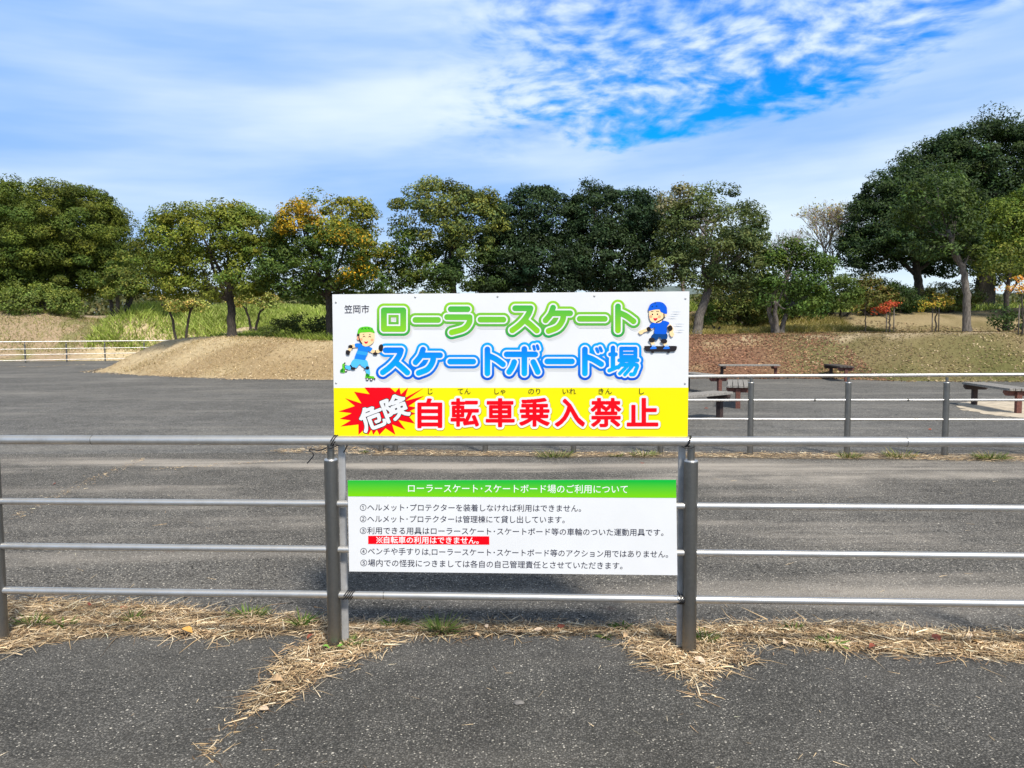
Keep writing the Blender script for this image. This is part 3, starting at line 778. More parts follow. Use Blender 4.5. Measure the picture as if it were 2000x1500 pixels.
# ------------------------------------------------------------------ signs
# plane of the upper board: parallel to the fence, leaning on the back of the top rail
fdir = np.array((1, -0.054, 0)); fdir /= np.linalg.norm(fdir)
fnor = np.array((-0.054, -1, 0)); fnor /= np.linalg.norm(fnor)          # towards the viewer
def plane_hit(px, py, off, lean=0.0, base_z=0.0):
    """ray through a target pixel onto the plane parallel to the fence, OFF metres in front of the fence line"""
    n_ = fnor + np.array((0, 0, lean)); p0 = np.array((0, 3.88, base_z)) + fnor * off
    d = ray(px, py); return O + d * (np.dot(p0 - O, n_) / np.dot(d, n_))
UOFF, LOFF = -0.030, 0.0225
def SU(px, py, lift): return plane_hit(px, py, UOFF + lift)
def SL(px, py, lift): return plane_hit(px, py, LOFF + lift)

def art_mat(name, rgb, rough=0.38):
    return plain(name, rgb, rough, spec=0.2)
def grad_mat(name, top, bot, z0, z1):
    """printed colour gradient, top colour at height z1, bottom colour at z0 (object space)"""
    m, t, b = new_mat(name)
    s_ = t.n('ShaderNodeSeparateXYZ'); t.put(s_.inputs[0], t.n('ShaderNodeTexCoord').outputs['Object'])
    f = t.n('ShaderNodeMapRange'); t.put(f.inputs[0], s_.outputs[2]); f.inputs[1].default_value = z0; f.inputs[2].default_value = z1
    t.put(b.inputs['Base Color'], t.mix(f.outputs[0], bot, top))
    b.inputs['Roughness'].default_value = 0.4; b.inputs['Specular IOR Level'].default_value = 0.2
    return m
def march(sdf, lev, x0, y0, st):
    """filled contour of sdf < lev on a pixel grid -> vertices (px,py), polygons"""
    f = sdf - lev
    ins = f < 0
    H_, W_ = f.shape
    verts, faces, cache = [], [], {}
    def vid(key, x, y):
        if key not in cache:
            cache[key] = len(verts); verts.append((x0 + x * st, y0 + y * st))
        return cache[key]
    cnt = ins[:-1, :-1].astype(int) + ins[:-1, 1:] + ins[1:, 1:] + ins[1:, :-1]
    for j in range(H_ - 1):
        row = cnt[j]
        full = np.flatnonzero(row == 4)
        if len(full):
            br = np.flatnonzero(np.diff(full) > 1)
            for a_, b_ in zip(np.r_[full[0], full[br + 1]], np.r_[full[br], full[-1]] + 1):
                faces.append([vid(('c', j, a_), a_, j), vid(('c', j, b_), b_, j), vid(('c', j + 1, b_), b_, j + 1), vid(('c', j + 1, a_), a_, j + 1)])
        for i in np.flatnonzero((row > 0) & (row < 4)):
            cs = [(j, i), (j, i + 1), (j + 1, i + 1), (j + 1, i)]
            poly = []
            for q in range(4):
                (ja, ia), (jb, ib) = cs[q], cs[(q + 1) % 4]
                fa, fb = f[ja, ia], f[jb, ib]
                if fa < 0: poly.append(vid(('c', ja, ia), ia, ja))
                if (fa < 0) != (fb < 0):
                    t_ = fa / (fa - fb)
                    key = ('e',) + (min((ja, ia), (jb, ib)) + max((ja, ia), (jb, ib)))
                    poly.append(vid(key, ia + (ib - ia) * t_, ja + (jb - ja) * t_))
            if len(poly) >= 3: faces.append(poly)
    return verts, faces
def flat_art(name, verts, faces, mapper, lift, mat, parent, label=None):
    """link a flat print: verts in target pixels mapped onto the board plane"""
    o_ = np.array(parent.location)
    V = [tuple(mapper(px, py, lift) - o_) for px, py in verts]
    me = bpy.data.meshes.new(name); me.from_pydata(V, [], [f[::-1] for f in faces]); me.materials.append(mat); me.update()
    o = bpy.data.objects.new(name, me); link(o, parent)
    if label: o['label'] = label
    return o
def catmull(pts, n=6, closed=False):
    pts = [np.array(p, float) for p in pts]
    if closed: q = [pts[-1]] + pts + pts[:2]
    else: q = [2 * pts[0] - pts[1]] + pts + [2 * pts[-1] - pts[-2]]
    out = []
    for i in range(1, len(q) - 2):
        for k in range(n):
            t = k / n; a, b_, c, d = q[i - 1], q[i], q[i + 1], q[i + 2]
            out.append(0.5 * (2 * b_ + (c - a) * t + (2 * a - 5 * b_ + 4 * c - d) * t * t + (3 * b_ - a - 3 * c + d) * t ** 3))
    if not closed: out.append(pts[-1])
    return out
def stroke_sdf(strokes, box, st):
    """distance (target px) to stroke skeletons minus their half width difference"""
    x0_, y0_, x1_, y1_ = box
    gx, gy = np.meshgrid(np.arange(x0_, x1_ + st, st), np.arange(y0_, y1_ + st, st))
    d = np.full(gx.shape, 1e6)
    for pts, hw in strokes:
        for (ax, ay), (bx, by) in zip(pts[:-1], pts[1:]):
            ex, ey = bx - ax, by - ay
            # local window
            m_ = 22
            i0 = max(int((min(ax, bx) - m_ - x0_) / st), 0); i1 = int((max(ax, bx) + m_ - x0_) / st) + 1
            j0 = max(int((min(ay, by) - m_ - y0_) / st), 0); j1 = int((max(ay, by) + m_ - y0_) / st) + 1
            X_, Y_ = gx[j0:j1, i0:i1], gy[j0:j1, i0:i1]
            t = np.clip(((X_ - ax) * ex + (Y_ - ay) * ey) / (ex * ex + ey * ey + 1e-9), 0, 1)
            d[j0:j1, i0:i1] = np.minimum(d[j0:j1, i0:i1], np.hypot(X_ - ax - t * ex, Y_ - ay - t * ey) - hw)
    return d
def c1(*p): return [(640 + x / 5, 560 + y / 5) for x, y in p]
def c2(*p): return [(1000 + x / 5, 560 + y / 5) for x, y in p]
def shift(pts, dx_, dy_): return [(x + dx_, y + dy_) for x, y in pts]
HW = 5.6
su = lambda *p: catmull(c1(*p), 5)
ske = {  # katakana skeletons in the coordinates of the second line
    'su': [c1((566, 620), (716, 620)), catmull(c1((716, 620), (700, 668), (655, 735), (600, 790), (538, 836)), 5), catmull(c1((668, 742), (720, 785), (778, 838)), 5)],
    'ke': [catmull(c1((931, 614), (905, 680), (858, 738)), 5), c1((912, 669), (1098, 669)), catmull(c1((1033, 669), (1024, 735), (975, 805), (888, 842)), 5)],
    'bar': [c1((1196, 731), (1422, 731))],
    'to': [c1((1560, 612), (1560, 846)), catmull(c1((1560, 668), (1640, 705), (1712, 757)), 5)],
}
line2 = [(q, HW) for k in ('su', 'ke', 'bar', 'to') for q in ske[k]]
line2 += [(c2((-52, 660), (228, 660)), HW), (c2((121, 608), (121, 846)), HW), (catmull(c2((22, 735), (2, 785), (-28, 832)), 5), HW), (catmull(c2((208, 735), (232, 785), (252, 832)), 5), HW),
          (c2((212, 582), (220, 612)), 3.0), (c2((246, 576), (256, 606)), 3.0),
          (c2((344, 729), (586, 729)), HW), (c2((712, 612), (712, 846)), HW), (catmull(c2((712, 680), (790, 708), (872, 756)), 5), HW), (c2((826, 606), (840, 636)), 3.2), (c2((860, 596), (874, 626)), 3.2)]
h3 = 3.9
line2 += [(c2((958, 660), (1014, 660)), h3), (c2((986, 596), (986, 800)), h3 + .6), (c2((950, 818), (1024, 786)), h3),
          (c2((1066, 604), (1206, 604), (1206, 684), (1066, 684), (1066, 604)), h3), (c2((1066, 645), (1206, 645)), 2.6), (c2((1048, 718), (1226, 718)), h3),
          (c2((1086, 730), (1038, 788)), h3), (catmull(c2((1072, 762), (1214, 762), (1208, 815), (1190, 852), (1162, 856)), 6), h3), (c2((1128, 772), (1052, 848)), h3 - .4), (c2((1172, 778), (1102, 858)), h3 - .4)]
ox, oy = 253, -82.0
line1 = [(c1((549, 231), (738, 231), (738, 412), (549, 412), (549, 231)), 5.8), (c1((856, 324), (1078, 324)), HW),
         (c1((1202, 219), (1366, 219)), HW), (catmull(c1((1166, 296), (1260, 297), (1372, 297)), 3), HW), (catmull(c1((1386, 297), (1382, 350), (1330, 410), (1212, 446)), 6), HW), (c1((1492, 321), (1716, 321)), HW)]
line1 += [(shift(q, ox, oy), HW) for q in ske['su']]
line1 += [(shift(q, 254, oy), HW) for q in ske['ke']]
line1 += [(c2((662, 313), (906, 313)), HW), (shift(ske['to'][0], 255, -84), HW), (shift(ske['to'][1], 255, -84), HW)]

# --- glyph outlines for the other lettering
def glyph_mesh(text, res=3, offset=0.0):
    cu = bpy.data.curves.new('txt', 'FONT'); cu.body = text; cu.resolution_u = res; cu.offset = offset
    ob_ = bpy.data.objects.new('txt', cu); COL.objects.link(ob_)
    bpy.context.view_layer.update()
    ev = ob_.evaluated_get(bpy.context.evaluated_depsgraph_get()); me = ev.to_mesh()
    V = np.array([v.co[:2] for v in me.vertices]); Fs = [list(p.vertices) for p in me.polygons]
    ev.to_mesh_clear(); bpy.data.objects.remove(ob_); bpy.data.curves.remove(cu)
    return V, Fs
def text_line(name, text, xa, ya, xb, yb, hpx, mapper, lift, mat, parent, res=2, offset=0.0):
    """one line of print fitted between two target-pixel points (left/right ends at mid height), em height hpx"""
    V, Fs = glyph_mesh(text, res, offset)
    lo, hi = V.min(0), V.max(0)
    sx = math.hypot(xb - xa, yb - ya) / (hi[0] - lo[0]); sy = hpx
    ux, uy = (xb - xa) / math.hypot(xb - xa, yb - ya), (yb - ya) / math.hypot(xb - xa, yb - ya)
    pts = []
    for x, y in V:
        a_ = (x - lo[0]) * sx; b_ = (y - 0.38) * sy
        pts.append((xa + ux * a_ + uy * b_, ya + uy * a_ - ux * b_ * 1.0))
    o_ = np.array(parent.location)
    me = bpy.data.meshes.new(name); me.from_pydata([tuple(mapper(px, py, lift) - o_) for px, py in pts], [], Fs)
    me.materials.append(mat); me.update()
    return link(bpy.data.objects.new(name, me), parent)
def glyph_sdf(ch, cx, cy, w, h, ang, st, pad):
    """signed distance (px) of a glyph fitted into a w x h box centred at cx,cy and rotated by ang"""
    V, Fs = glyph_mesh(ch, 4)
    lo, hi = V.min(0), V.max(0)
    q = (V - (lo + hi) / 2) / (hi - lo) * np.array((w, -h))
    ca, sa = math.cos(ang), math.sin(ang)
    q = np.column_stack([q[:, 0] * ca - q[:, 1] * sa, q[:, 0] * sa + q[:, 1] * ca])
    ext_ = np.abs(q).max(0) + pad
    gx = np.arange(-ext_[0], ext_[0], st); gy = np.arange(-ext_[1], ext_[1], st)
    GX, GY = np.meshgrid(gx, gy)
    ins = np.zeros(GX.shape, bool)
    for f in Fs:
        for k in range(1, len(f) - 1):
            a, b_, c = q[f[0]], q[f[k]], q[f[k + 1]]
            l_, h_ = np.minimum(np.minimum(a, b_), c), np.maximum(np.maximum(a, b_), c)
            i0, i1 = np.searchsorted(gx, (l_[0], h_[0])); j0, j1 = np.searchsorted(gy, (l_[1], h_[1]))
            i1 += 1; j1 += 1
            x_, y_ = GX[j0:j1, i0:i1], GY[j0:j1, i0:i1]
            s1 = (b_[0] - a[0]) * (y_ - a[1]) - (b_[1] - a[1]) * (x_ - a[0])
            s2 = (c[0] - b_[0]) * (y_ - b_[1]) - (c[1] - b_[1]) * (x_ - b_[0])
            s3 = (a[0] - c[0]) * (y_ - c[1]) - (a[1] - c[1]) * (x_ - c[0])
            ins[j0:j1, i0:i1] |= ((s1 >= 0) & (s2 >= 0) & (s3 >= 0)) | ((s1 <= 0) & (s2 <= 0) & (s3 <= 0))
    e = np.zeros_like(ins)
    e[:, 1:] |= ins[:, 1:] != ins[:, :-1]; e[1:, :] |= ins[1:, :] != ins[:-1, :]
    by, bx = np.nonzero(e)
    bxy = np.column_stack([gx[bx] - st / 2, gy[by] - st / 2]).astype(np.float32)
    pts = np.column_stack([GX.ravel(), GY.ravel()]).astype(np.float32)
    d = np.empty(len(pts), np.float32)
    for s in range(0, len(pts), 4000):
        dd_ = pts[s:s + 4000, None, :] - bxy[None]
        d[s:s + 4000] = np.sqrt((dd_ ** 2).sum(-1).min(1))
    d = d.reshape(GX.shape)
    return np.where(ins, -d, d), cx - ext_[0], cy - ext_[1]

M_WHITE = plain('sign_white', (0.76, 0.77, 0.785), 0.33, var=0.025, scale=2.5, spec=0.35)
M_YEL = plain('sign_yellow', (0.90, 0.78, 0.0), 0.33, var=0.02, scale=2.5, spec=0.3)
M_REDP = art_mat('sign_red', (0.93, 0.0, 0.008), 0.4)
M_BLK = art_mat('sign_black', (0.012, 0.011, 0.016), 0.4)
M_INK = art_mat('sign_ink', (0.03, 0.028, 0.05), 0.4)
M_PSH = art_mat('sign_print_grey', (0.64, 0.63, 0.61), 0.4)
M_PSH2 = art_mat('sign_print_pale_grey', (0.71, 0.72, 0.73), 0.4)
def mk(name, r_, g_, b_): return art_mat(name, lin(r_, g_, b_), 0.4)

def board(name, corners, off, thick, mat, parent):
    """panel with thickness from target-pixel corners TL TR BR BL"""
    f = [plane_hit(px, py, off) for px, py in corners]; bk = [p - fnor * thick for p in f]
    mb = MB(); mb.add(f + bk, [(3, 2, 1, 0), (4, 5, 6, 7), (0, 1, 5, 4), (1, 2, 6, 5), (2, 3, 7, 6), (3, 0, 4, 7)])
    return mb.build(name, mat, parent)
ub = plane_hit(998, 856, UOFF)
sign = empty('sign_board', (ub[0], ub[1], 0), 'large white and yellow sign for the roller skating and skateboard area above the fence', 'sign')
TL, TR, BR, BL = (649, 575), (1346.5, 569), (1343, 858), (653, 858)
panel = board('panel', [TL, TR, BR, BL], UOFF, 0.004, M_WHITE, sign)
ypts = [(651.7, 757.5), (1344.6, 757), (1343, 858), (653, 858)]
yel = flat_art('yellow_band', ypts, [[0, 1, 2, 3]], SU, 0.0012, M_YEL, sign)
# legs of the sign: aluminium square tube behind the rails, standing on the ground
for px in (667.5, 1334):
    tp, bt = plane_hit(px, 590, UOFF - 0.012), plane_hit(px, 1255, UOFF - 0.012)
    mb = MB(); x_, y_ = tp[0] * 0.5 + bt[0] * 0.5, tp[1] * 0.5 + bt[1] * 0.5
    if px > 1000: x_ -= 0.004
    mb.box((x_, y_ - 0.012 * fnor[1], tp[2] / 2), (0.034, 0.024, tp[2]), bev=0.002)
    mb.build('leg', M_ALU, sign)
for px, py in ((656, 590.5), (811, 580), (972, 579), (1161, 578), (1339, 583), (656.5, 748), (1338, 749)):
    c = SU(px, py, 0.001); mb = MB()
    V = [];
    for r_, l_ in ((0.0052, 0.0), (0.0045, 0.0016), (0.002, 0.0022)):
        for k in range(10): V.append(c + fdir * r_ * math.cos(k * .6283) + np.array((0, 0, 1)) * r_ * math.sin(k * .6283) + fnor * l_)
    mb.add(V, [tuple(i * 10 + q for q in (k, (k + 1) % 10, 10 + (k + 1) % 10, 10 + k)) for i in range(2) for k in range(10)] + [[20 + k for k in range(10)]], True)
    mb.build('screw', M_ALU, sign)
# title, four printed layers per line
ST = 0.5
zloc = lambda py: SU(1000, py, 0)[2]
for strokes, box, ti, to_, bi, bo in ((line1, (724, 574, 1262, 672), (0, 165, 72), (150, 210, 40), (150, 212, 24), (0, 150, 72)), (line2, (724, 656, 1270, 752), (0, 100, 238), (0, 166, 252), (0, 178, 255), (0, 78, 205))):
    sd_ = stroke_sdf(strokes, box, ST)
    y0, y1 = zloc(box[3] - 8), zloc(box[1] + 8)
    nm = 'title_lettering'
    for lev, off_, lift, mat in ((9.4, (3.4, 4.0), 0.0010, M_PSH2), (7.9, (2.8, 3.2), 0.0016, M_PSH), (7.8, (0, 0), 0.0022, grad_mat('title_outer', lin(*to_), lin(*bo), y0, y1)),
                                 (3.0, (0, 0), 0.0028, M_WHITE), (0.0, (0, 0), 0.0034, grad_mat('title_inner', lin(*ti), lin(*bi), y0, y1))):
        v_, f_ = march(sd_, lev, box[0] + off_[0], box[1] + off_[1], ST)
        flat_art({9.4: 'title_printed_shadow', 7.9: 'title_printed_shadow', 7.8: 'title_outline', 3.0: 'title_border', 0.0: 'title_lettering'}[lev], v_, f_, SU, lift, mat, sign)
# red burst
bx0 = [(360, 985), (415, 1050), (258, 1025), (330, 1140), (170, 1088), (265, 1165), (105, 1218), (235, 1235), (118, 1290), (225, 1305), (125, 1365), (300, 1345), (300, 1447), (350, 1400), (395, 1447), (425, 1390), (445, 1447), (480, 1395), (505, 1447),
       (565, 1382), (662, 1447), (630, 1345), (762, 1398), (690, 1302), (852, 1337), (790, 1262), (860, 1240), (800, 1215), (870, 1180), (790, 1165), (945, 1065), (760, 1115), (935, 990), (755, 1085), (785, 985), (715, 1050), (700, 985), (660, 1030), (610, 985)]
cxy = (540, 1215)
bv = c1(*bx0) + c1(cxy)
flat_art('red_burst', bv, [[i, (i + 1) % len(bx0), len(bx0)] for i in range(len(bx0))], SU, 0.0020, M_REDP, sign)
ang = -math.radians(21)
for ch, (x, y), w, h in (('危', (432, 1280), 46, 45), ('険', (660, 1182), 47, 46)):
    s_, gx0, gy0 = glyph_sdf(ch, 640 + x / 5, 560 + y / 5, w, h, ang, 0.5, 8)
    for lev, lift, mat, nm in ((3.1, 0.0026, M_BLK, 'danger_outline'), (1.7, 0.0032, M_WHITE, 'danger_lettering')):
        v_, f_ = march(s_, lev, gx0, gy0, 0.5); flat_art(nm, v_, f_, SU, lift, mat, sign)
redch = [('自', 641 + 198.5, 807, 45, 55), ('転', 640 + 268, 805.5, 52, 52), ('車', 977, 806, 53, 53), ('乗', 1044, 805, 57, 53), ('入', 1113, 806, 56, 52), ('禁', 1183.5, 806, 57, 54), ('止', 1255, 805, 58, 52)]
for ch, x, y, w, h in redch:
    s_, gx0, gy0 = glyph_sdf(ch, x, y, w, h, 0, 0.5, 12)
    for lev, off_, lift, mat, nm in ((6.6, (0.6, 1.0), 0.0026, mk('sign_ochre', 196, 172, 20), 'warning_printed_shadow'), (6.0, (0, 0), 0.0030, M_WHITE, 'warning_border'), (1.7, (0, 0), 0.0038, M_REDP, 'warning_lettering')):
        v_, f_ = march(s_, lev, gx0 + off_[0], gy0 + off_[1], 0.5); flat_art(nm, v_, f_, SU, lift, mat, sign)
for tx, xa, xb in (('じ', 836, 845), ('てん', 894, 919), ('しゃ', 966, 987), ('のり', 1032, 1055), ('いれ', 1099, 1125), ('きん', 1169, 1195), ('し', 1248.5, 1258)):
    text_line('furigana', tx, xa, 764, xb, 764, 13.5, SU, 0.0042, M_BLK, sign, 3)
text_line('city_lettering', '笠岡市', 672.5, 604, 721, 603.6, 17.5, SU, 0.0012, M_INK, sign, 3, 0.006)

# ---- the two skating children printed on the sign (plain figures)
def blob(pts, n=5): return catmull(pts, n, True)
SKIN, SKIN2 = mk('print_skin', 253, 217, 165), mk('print_cheek', 246, 170, 130)
HAIR = mk('print_dark', 40, 36, 40); LB = mk('print_light_blue', 84, 190, 250); MB1 = mk('print_blue', 24, 128, 232); MB2 = mk('print_mid_blue', 50, 160, 245)
GRN = mk('print_green', 96, 200, 40); DGR = mk('print_dark_green', 34, 130, 44); LIP = mk('print_red', 214, 20, 60); BLU = mk('print_helmet_blue', 10, 92, 216); NAVY = mk('print_navy', 6, 66, 130); SHO = mk('print_shoe', 40, 120, 230); GREY = mk('print_grey', 160, 172, 190)
lvl = [0.0040]
def art(name, pts, mat, conv, parent, smooth=True):
    q = [(p[0], p[1]) for p in (blob(pts) if smooth else pts)]
    q = conv(*q)
    lvl[0] += 0.00006
    # triangulate concave outline
    from mathutils.geometry import tessellate_polygon
    tris = tessellate_polygon([[Vector((x, y, 0)) for x, y in q]])
    fs = []
    for a, b_, c in tris:
        ar = (q[b_][0] - q[a][0]) * (q[c][1] - q[a][1]) - (q[b_][1] - q[a][1]) * (q[c][0] - q[a][0])
        fs.append([a, b_, c] if ar > 0 else [a, c, b_])
    flat_art(name, q, fs, SU, lvl[0], mat, parent)
def limb(name, pts, w, mat, conv, parent):
    pts = catmull(pts, 4) if len(pts) > 2 else [np.array(p, float) for p in pts]
    L_, R_ = [], []
    for i, p in enumerate(pts):
        a = np.array(pts[max(i - 1, 0)]); b_ = np.array(pts[min(i + 1, len(pts) - 1)]); d = (b_ - a) / (np.linalg.norm(b_ - a) + 1e-9)
        nn_ = np.array((-d[1], d[0])); ww = w if not hasattr(w, '__len__') else w[0] + (w[1] - w[0]) * i / (len(pts) - 1)
        L_.append(tuple(p + nn_ * ww / 2)); R_.append(tuple(p - nn_ * ww / 2))
    d = np.array(pts[-1]) - np.array(pts[-2]); d = d / np.linalg.norm(d); we = w if not hasattr(w, '__len__') else w[1]
    cap = [tuple(np.array(pts[-1]) + d * we * 0.35)]
    art(name, L_ + cap + R_[::-1], mat, conv, parent, False)
def ell(cx_, cy_, rx, ry, n=20, a0=0, a1=360): return [(cx_ + rx * math.cos(R(a0 + (a1 - a0) * k / n)), cy_ + ry * math.sin(R(a0 + (a1 - a0) * k / n))) for k in range(n + (a1 - a0 < 360))]
def roller(cx_, cy_, a):
    ca, sa = math.cos(a), math.sin(a)
    tr = lambda pts: [(cx_ + x * ca - y * sa, cy_ + x * sa + y * ca) for x, y in pts]
    art('skate_boot', tr([(-40, -25), (-18, -28), (0, -8), (36, -6), (44, 4), (40, 16), (-38, 16), (-44, 0)]), GRN, c1, kid1)
    art('skate_boot', tr([(-38, -24), (-20, -27), (-4, -10), (-12, 4), (-36, 0)]), DGR, c1, kid1)
    for wx in (-24, 16):
        art('skate_wheel', tr(ell(wx, 26, 15, 15)), HAIR, c1, kid1, False); art('skate_wheel', tr(ell(wx, 26, 8, 8)), M_WHITE, c1, kid1, False)
    art('skate_brake', tr([(44, 8), (56, 16), (52, 28), (42, 22)]), HAIR, c1, kid1, False)
def kid_root(name, lb, px, py):
    o = bpy.data.objects.new(name, None); o.location = Vector(SU(px, py, 0.003)) - sign.location; o.empty_display_size = 0.05
    link(o, sign); o['label'] = lb
    return o
class PR:   # parent proxy: prints belong to the figure, coordinates in world
    pass
def art_parent(o):
    """parents with own location need world origin"""
    p = PR(); p.o = o; return p
_link_flat = flat_art
def flat_art(name, verts, faces, mapper, lift, mat, parent, label=None):
    if isinstance(parent, PR):
        o_ = np.array(parent.o.location) + np.array(sign.location)
        V = [tuple(mapper(px, py, lift) - o_) for px, py in verts]
        me = bpy.data.meshes.new(name); me.from_pydata(V, [], [f[::-1] for f in faces]); me.materials.append(mat); me.update()
        return link(bpy.data.objects.new(name, me), parent.o)
    return _link_flat(name, verts, faces, mapper, lift, mat, parent, label)
kid1 = art_parent(kid_root('printed_skater', 'printed child in a green helmet on roller skates', 708, 700))
roller(150, 795, R(-62) + math.pi * 1.0 + R(150))
limb('leg', [(250, 770), (215, 790), (180, 782)], (52, 34), LB, c1, kid1)
limb('leg', [(360, 740), (385, 800), (398, 850)], (54, 36), LB, c1, kid1)
roller(412, 878, R(4))
art('shorts', [(262, 704), (370, 712), (392, 760), (345, 782), (312, 758), (278, 792), (222, 772)], LB, c1, kid1)
limb('arm', [(280, 575), (235, 585), (200, 640)], (36, 28), SKIN, c1, kid1)
limb('arm', [(405, 600), (450, 636), (515, 625)], (38, 30), SKIN, c1, kid1)
art('shirt', [(268, 556), (330, 556), (352, 584), (385, 580), (436, 602), (412, 638), (392, 630), (362, 718), (310, 712), (260, 706), (296, 600), (270, 592)], MB1, c1, kid1)
art('shirt_stripe', [(290, 622), (396, 640), (384, 672), (279, 656)], MB2, c1, kid1, False)
art('shorts', [(262, 704), (366, 718), (368, 730), (256, 716)], LB, c1, kid1, False)
art('hair', [(286, 470), (300, 440), (330, 440), (330, 520), (300, 520)], HAIR, c1, kid1)
art('ear', ell(298, 502, 13, 20), SKIN2, c1, kid1, False)
art('face', [(310, 450), (380, 440), (450, 455), (458, 500), (440, 550), (385, 582), (340, 570), (314, 520)], SKIN, c1, kid1)
art('cheek', ell(328, 515, 14, 14), SKIN2, c1, kid1, False); art('cheek', ell(434, 520, 14, 14), SKIN2, c1, kid1, False)
limb('strap', [(306, 455), (308, 510), (336, 560)], 10, HAIR, c1, kid1)
limb('eye', [(344, 494), (355, 480), (366, 492)], 6, HAIR, c1, kid1); limb('eye', [(400, 494), (411, 482), (422, 494)], 6, HAIR, c1, kid1)
limb('eyebrow', [(342, 468), (358, 462)], 5, HAIR, c1, kid1); limb('eyebrow', [(404, 464), (418, 468)], 5, HAIR, c1, kid1)
art('mouth', [(356, 534), (378, 538), (394, 532), (388, 550), (374, 556), (362, 548)], LIP, c1, kid1)
art('helmet', [(294, 462), (296, 425), (320, 398), (375, 388), (425, 398), (452, 430), (458, 452), (420, 444), (360, 446), (320, 450)], GRN, c1, kid1)
for k in range(4): art('helmet_vent', [(322 + 34 * k, 420 - (k == 1 or k == 2) * 12), (338 + 32 * k, 398), (352 + 31 * k, 424), (340 + 32 * k, 414)], DGR, c1, kid1, False)
art('elbow_pad', ell(222, 584, 22, 16), HAIR, c1, kid1, False); limb('elbow_strap', [(226, 582), (244, 606)], 8, HAIR, c1, kid1)
art('wrist_guard', [(184, 620), (216, 626), (212, 662), (186, 664), (176, 640)], HAIR, c1, kid1)
art('elbow_pad', ell(464, 654, 22, 14), HAIR, c1, kid1, False); limb('elbow_strap', [(466, 620), (464, 648)], 8, HAIR, c1, kid1)
art('wrist_guard', [(505, 572), (530, 562), (542, 585), (534, 622), (508, 628), (498, 600)], HAIR, c1, kid1)
art('knee_pad', ell(248, 798, 24, 13), HAIR, c1, kid1, False); limb('knee_strap', [(220, 764), (244, 796)], 10, HAIR, c1, kid1)
art('knee_pad', ell(388, 792, 18, 16), HAIR, c1, kid1, False); limb('knee_strap', [(350, 804), (384, 796)], 10, HAIR, c1, kid1)

kid2 = art_parent(kid_root('printed_skater', 'printed child in a blue helmet on a skateboard', 1287, 640))
art('skateboard_truck', ell(1372, 638, 14, 9), HAIR, c2, kid2, False); art('skateboard_truck', ell(1528, 638, 14, 9), HAIR, c2, kid2, False)
limb('leg', [(1375, 500), (1370, 540), (1392, 590)], (44, 30), SKIN, c2, kid2); limb('leg', [(1480, 500), (1492, 540), (1508, 590)], (44, 30), SKIN, c2, kid2)
art('skateboard', [(1292, 590), (1310, 578), (1450, 580), (1590, 578), (1610, 590), (1600, 620), (1560, 632), (1340, 632), (1302, 620)], HAIR, c2, kid2)
for x in (1382, 1510):
    art('sock', [(x - 14, 566), (x + 18, 566), (x + 20, 592), (x - 16, 592)], mk('print_sock', 180, 205, 240), c2, kid2, False); art('shoe', [(x - 30, 600), (x - 14, 584), (x + 22, 586), (x + 26, 606), (x - 30, 608)], SHO, c2, kid2)
art('shorts', [(1392, 455), (1508, 455), (1512, 510), (1466, 518), (1440, 490), (1412, 522), (1356, 500)], NAVY, c2, kid2)
limb('arm', [(1372, 395), (1330, 415), (1260, 440)], (38, 24), SKIN, c2, kid2); art('hand', [(1236, 436), (1262, 424), (1290, 432), (1280, 452), (1256, 466), (1240, 452)], SKIN, c2, kid2)
limb('arm', [(1520, 370), (1560, 410), (1555, 460)], (38, 26), SKIN, c2, kid2); art('hand', [(1540, 440), (1572, 442), (1582, 470), (1560, 490), (1542, 468)], SKIN, c2, kid2)
art('shirt', [(1375, 350), (1420, 345), (1475, 330), (1536, 352), (1512, 398), (1506, 458), (1450, 462), (1392, 456), (1394, 398), (1365, 412), (1342, 382)], BLU, c2, kid2)
art('face', [(1340, 240), (1380, 215), (1460, 215), (1505, 260), (1482, 300), (1450, 350), (1380, 350), (1346, 318)], SKIN, c2, kid2)
art('cheek', ell(1356, 292, 15, 15), SKIN2, c2, kid2, False); art('cheek', ell(1440, 294, 15, 15), SKIN2, c2, kid2, False); art('ear', ell(1494, 275, 14, 18), SKIN, c2, kid2, False)
art('eye', ell(1371, 270, 7, 8), HAIR, c2, kid2, False); art('eye', ell(1420, 268, 7, 8), HAIR, c2, kid2, False)
limb('eyebrow', [(1356, 244), (1380, 240)], 6, HAIR, c2, kid2); limb('eyebrow', [(1408, 240), (1434, 240)], 6, HAIR, c2, kid2)
art('mouth', [(1382, 306), (1400, 309), (1422, 304), (1412, 325), (1396, 332), (1386, 322)], LIP, c2, kid2)
limb('strap', [(1484, 256), (1478, 310), (1410, 350)], 10, HAIR, c2, kid2)
art('helmet', [(1336, 234), (1338, 196), (1362, 164), (1412, 148), (1468, 154), (1506, 190), (1514, 230), (1512, 264), (1488, 262), (1452, 244), (1440, 222), (1390, 224)], BLU, c2, kid2)
for x, y in ((1370, 194), (1412, 190), (1398, 158)): art('helmet_vent', ell(x, y, 9, 7), NAVY, c2, kid2, False)
art('elbow_pad', [(1314, 404), (1342, 392), (1358, 420), (1330, 438)], HAIR, c2, kid2); art('elbow_pad', [(1518, 396), (1548, 376), (1568, 402), (1560, 426), (1532, 430)], HAIR, c2, kid2)
art('knee_pad', ell(1366, 520, 31, 23), HAIR, c2, kid2, False); art('knee_pad', ell(1484, 532, 32, 22), HAIR, c2, kid2, False)
for xa, xb, y in ((1552, 1656, 246), (1524, 1624, 290), (1578, 1692, 365), (1598, 1692, 425)): art('speed_line', [(xa, y), ((xa + xb) / 2, y - 3.4), (xb, y), ((xa + xb) / 2, y + 3.4)], GREY, c2, kid2, False)

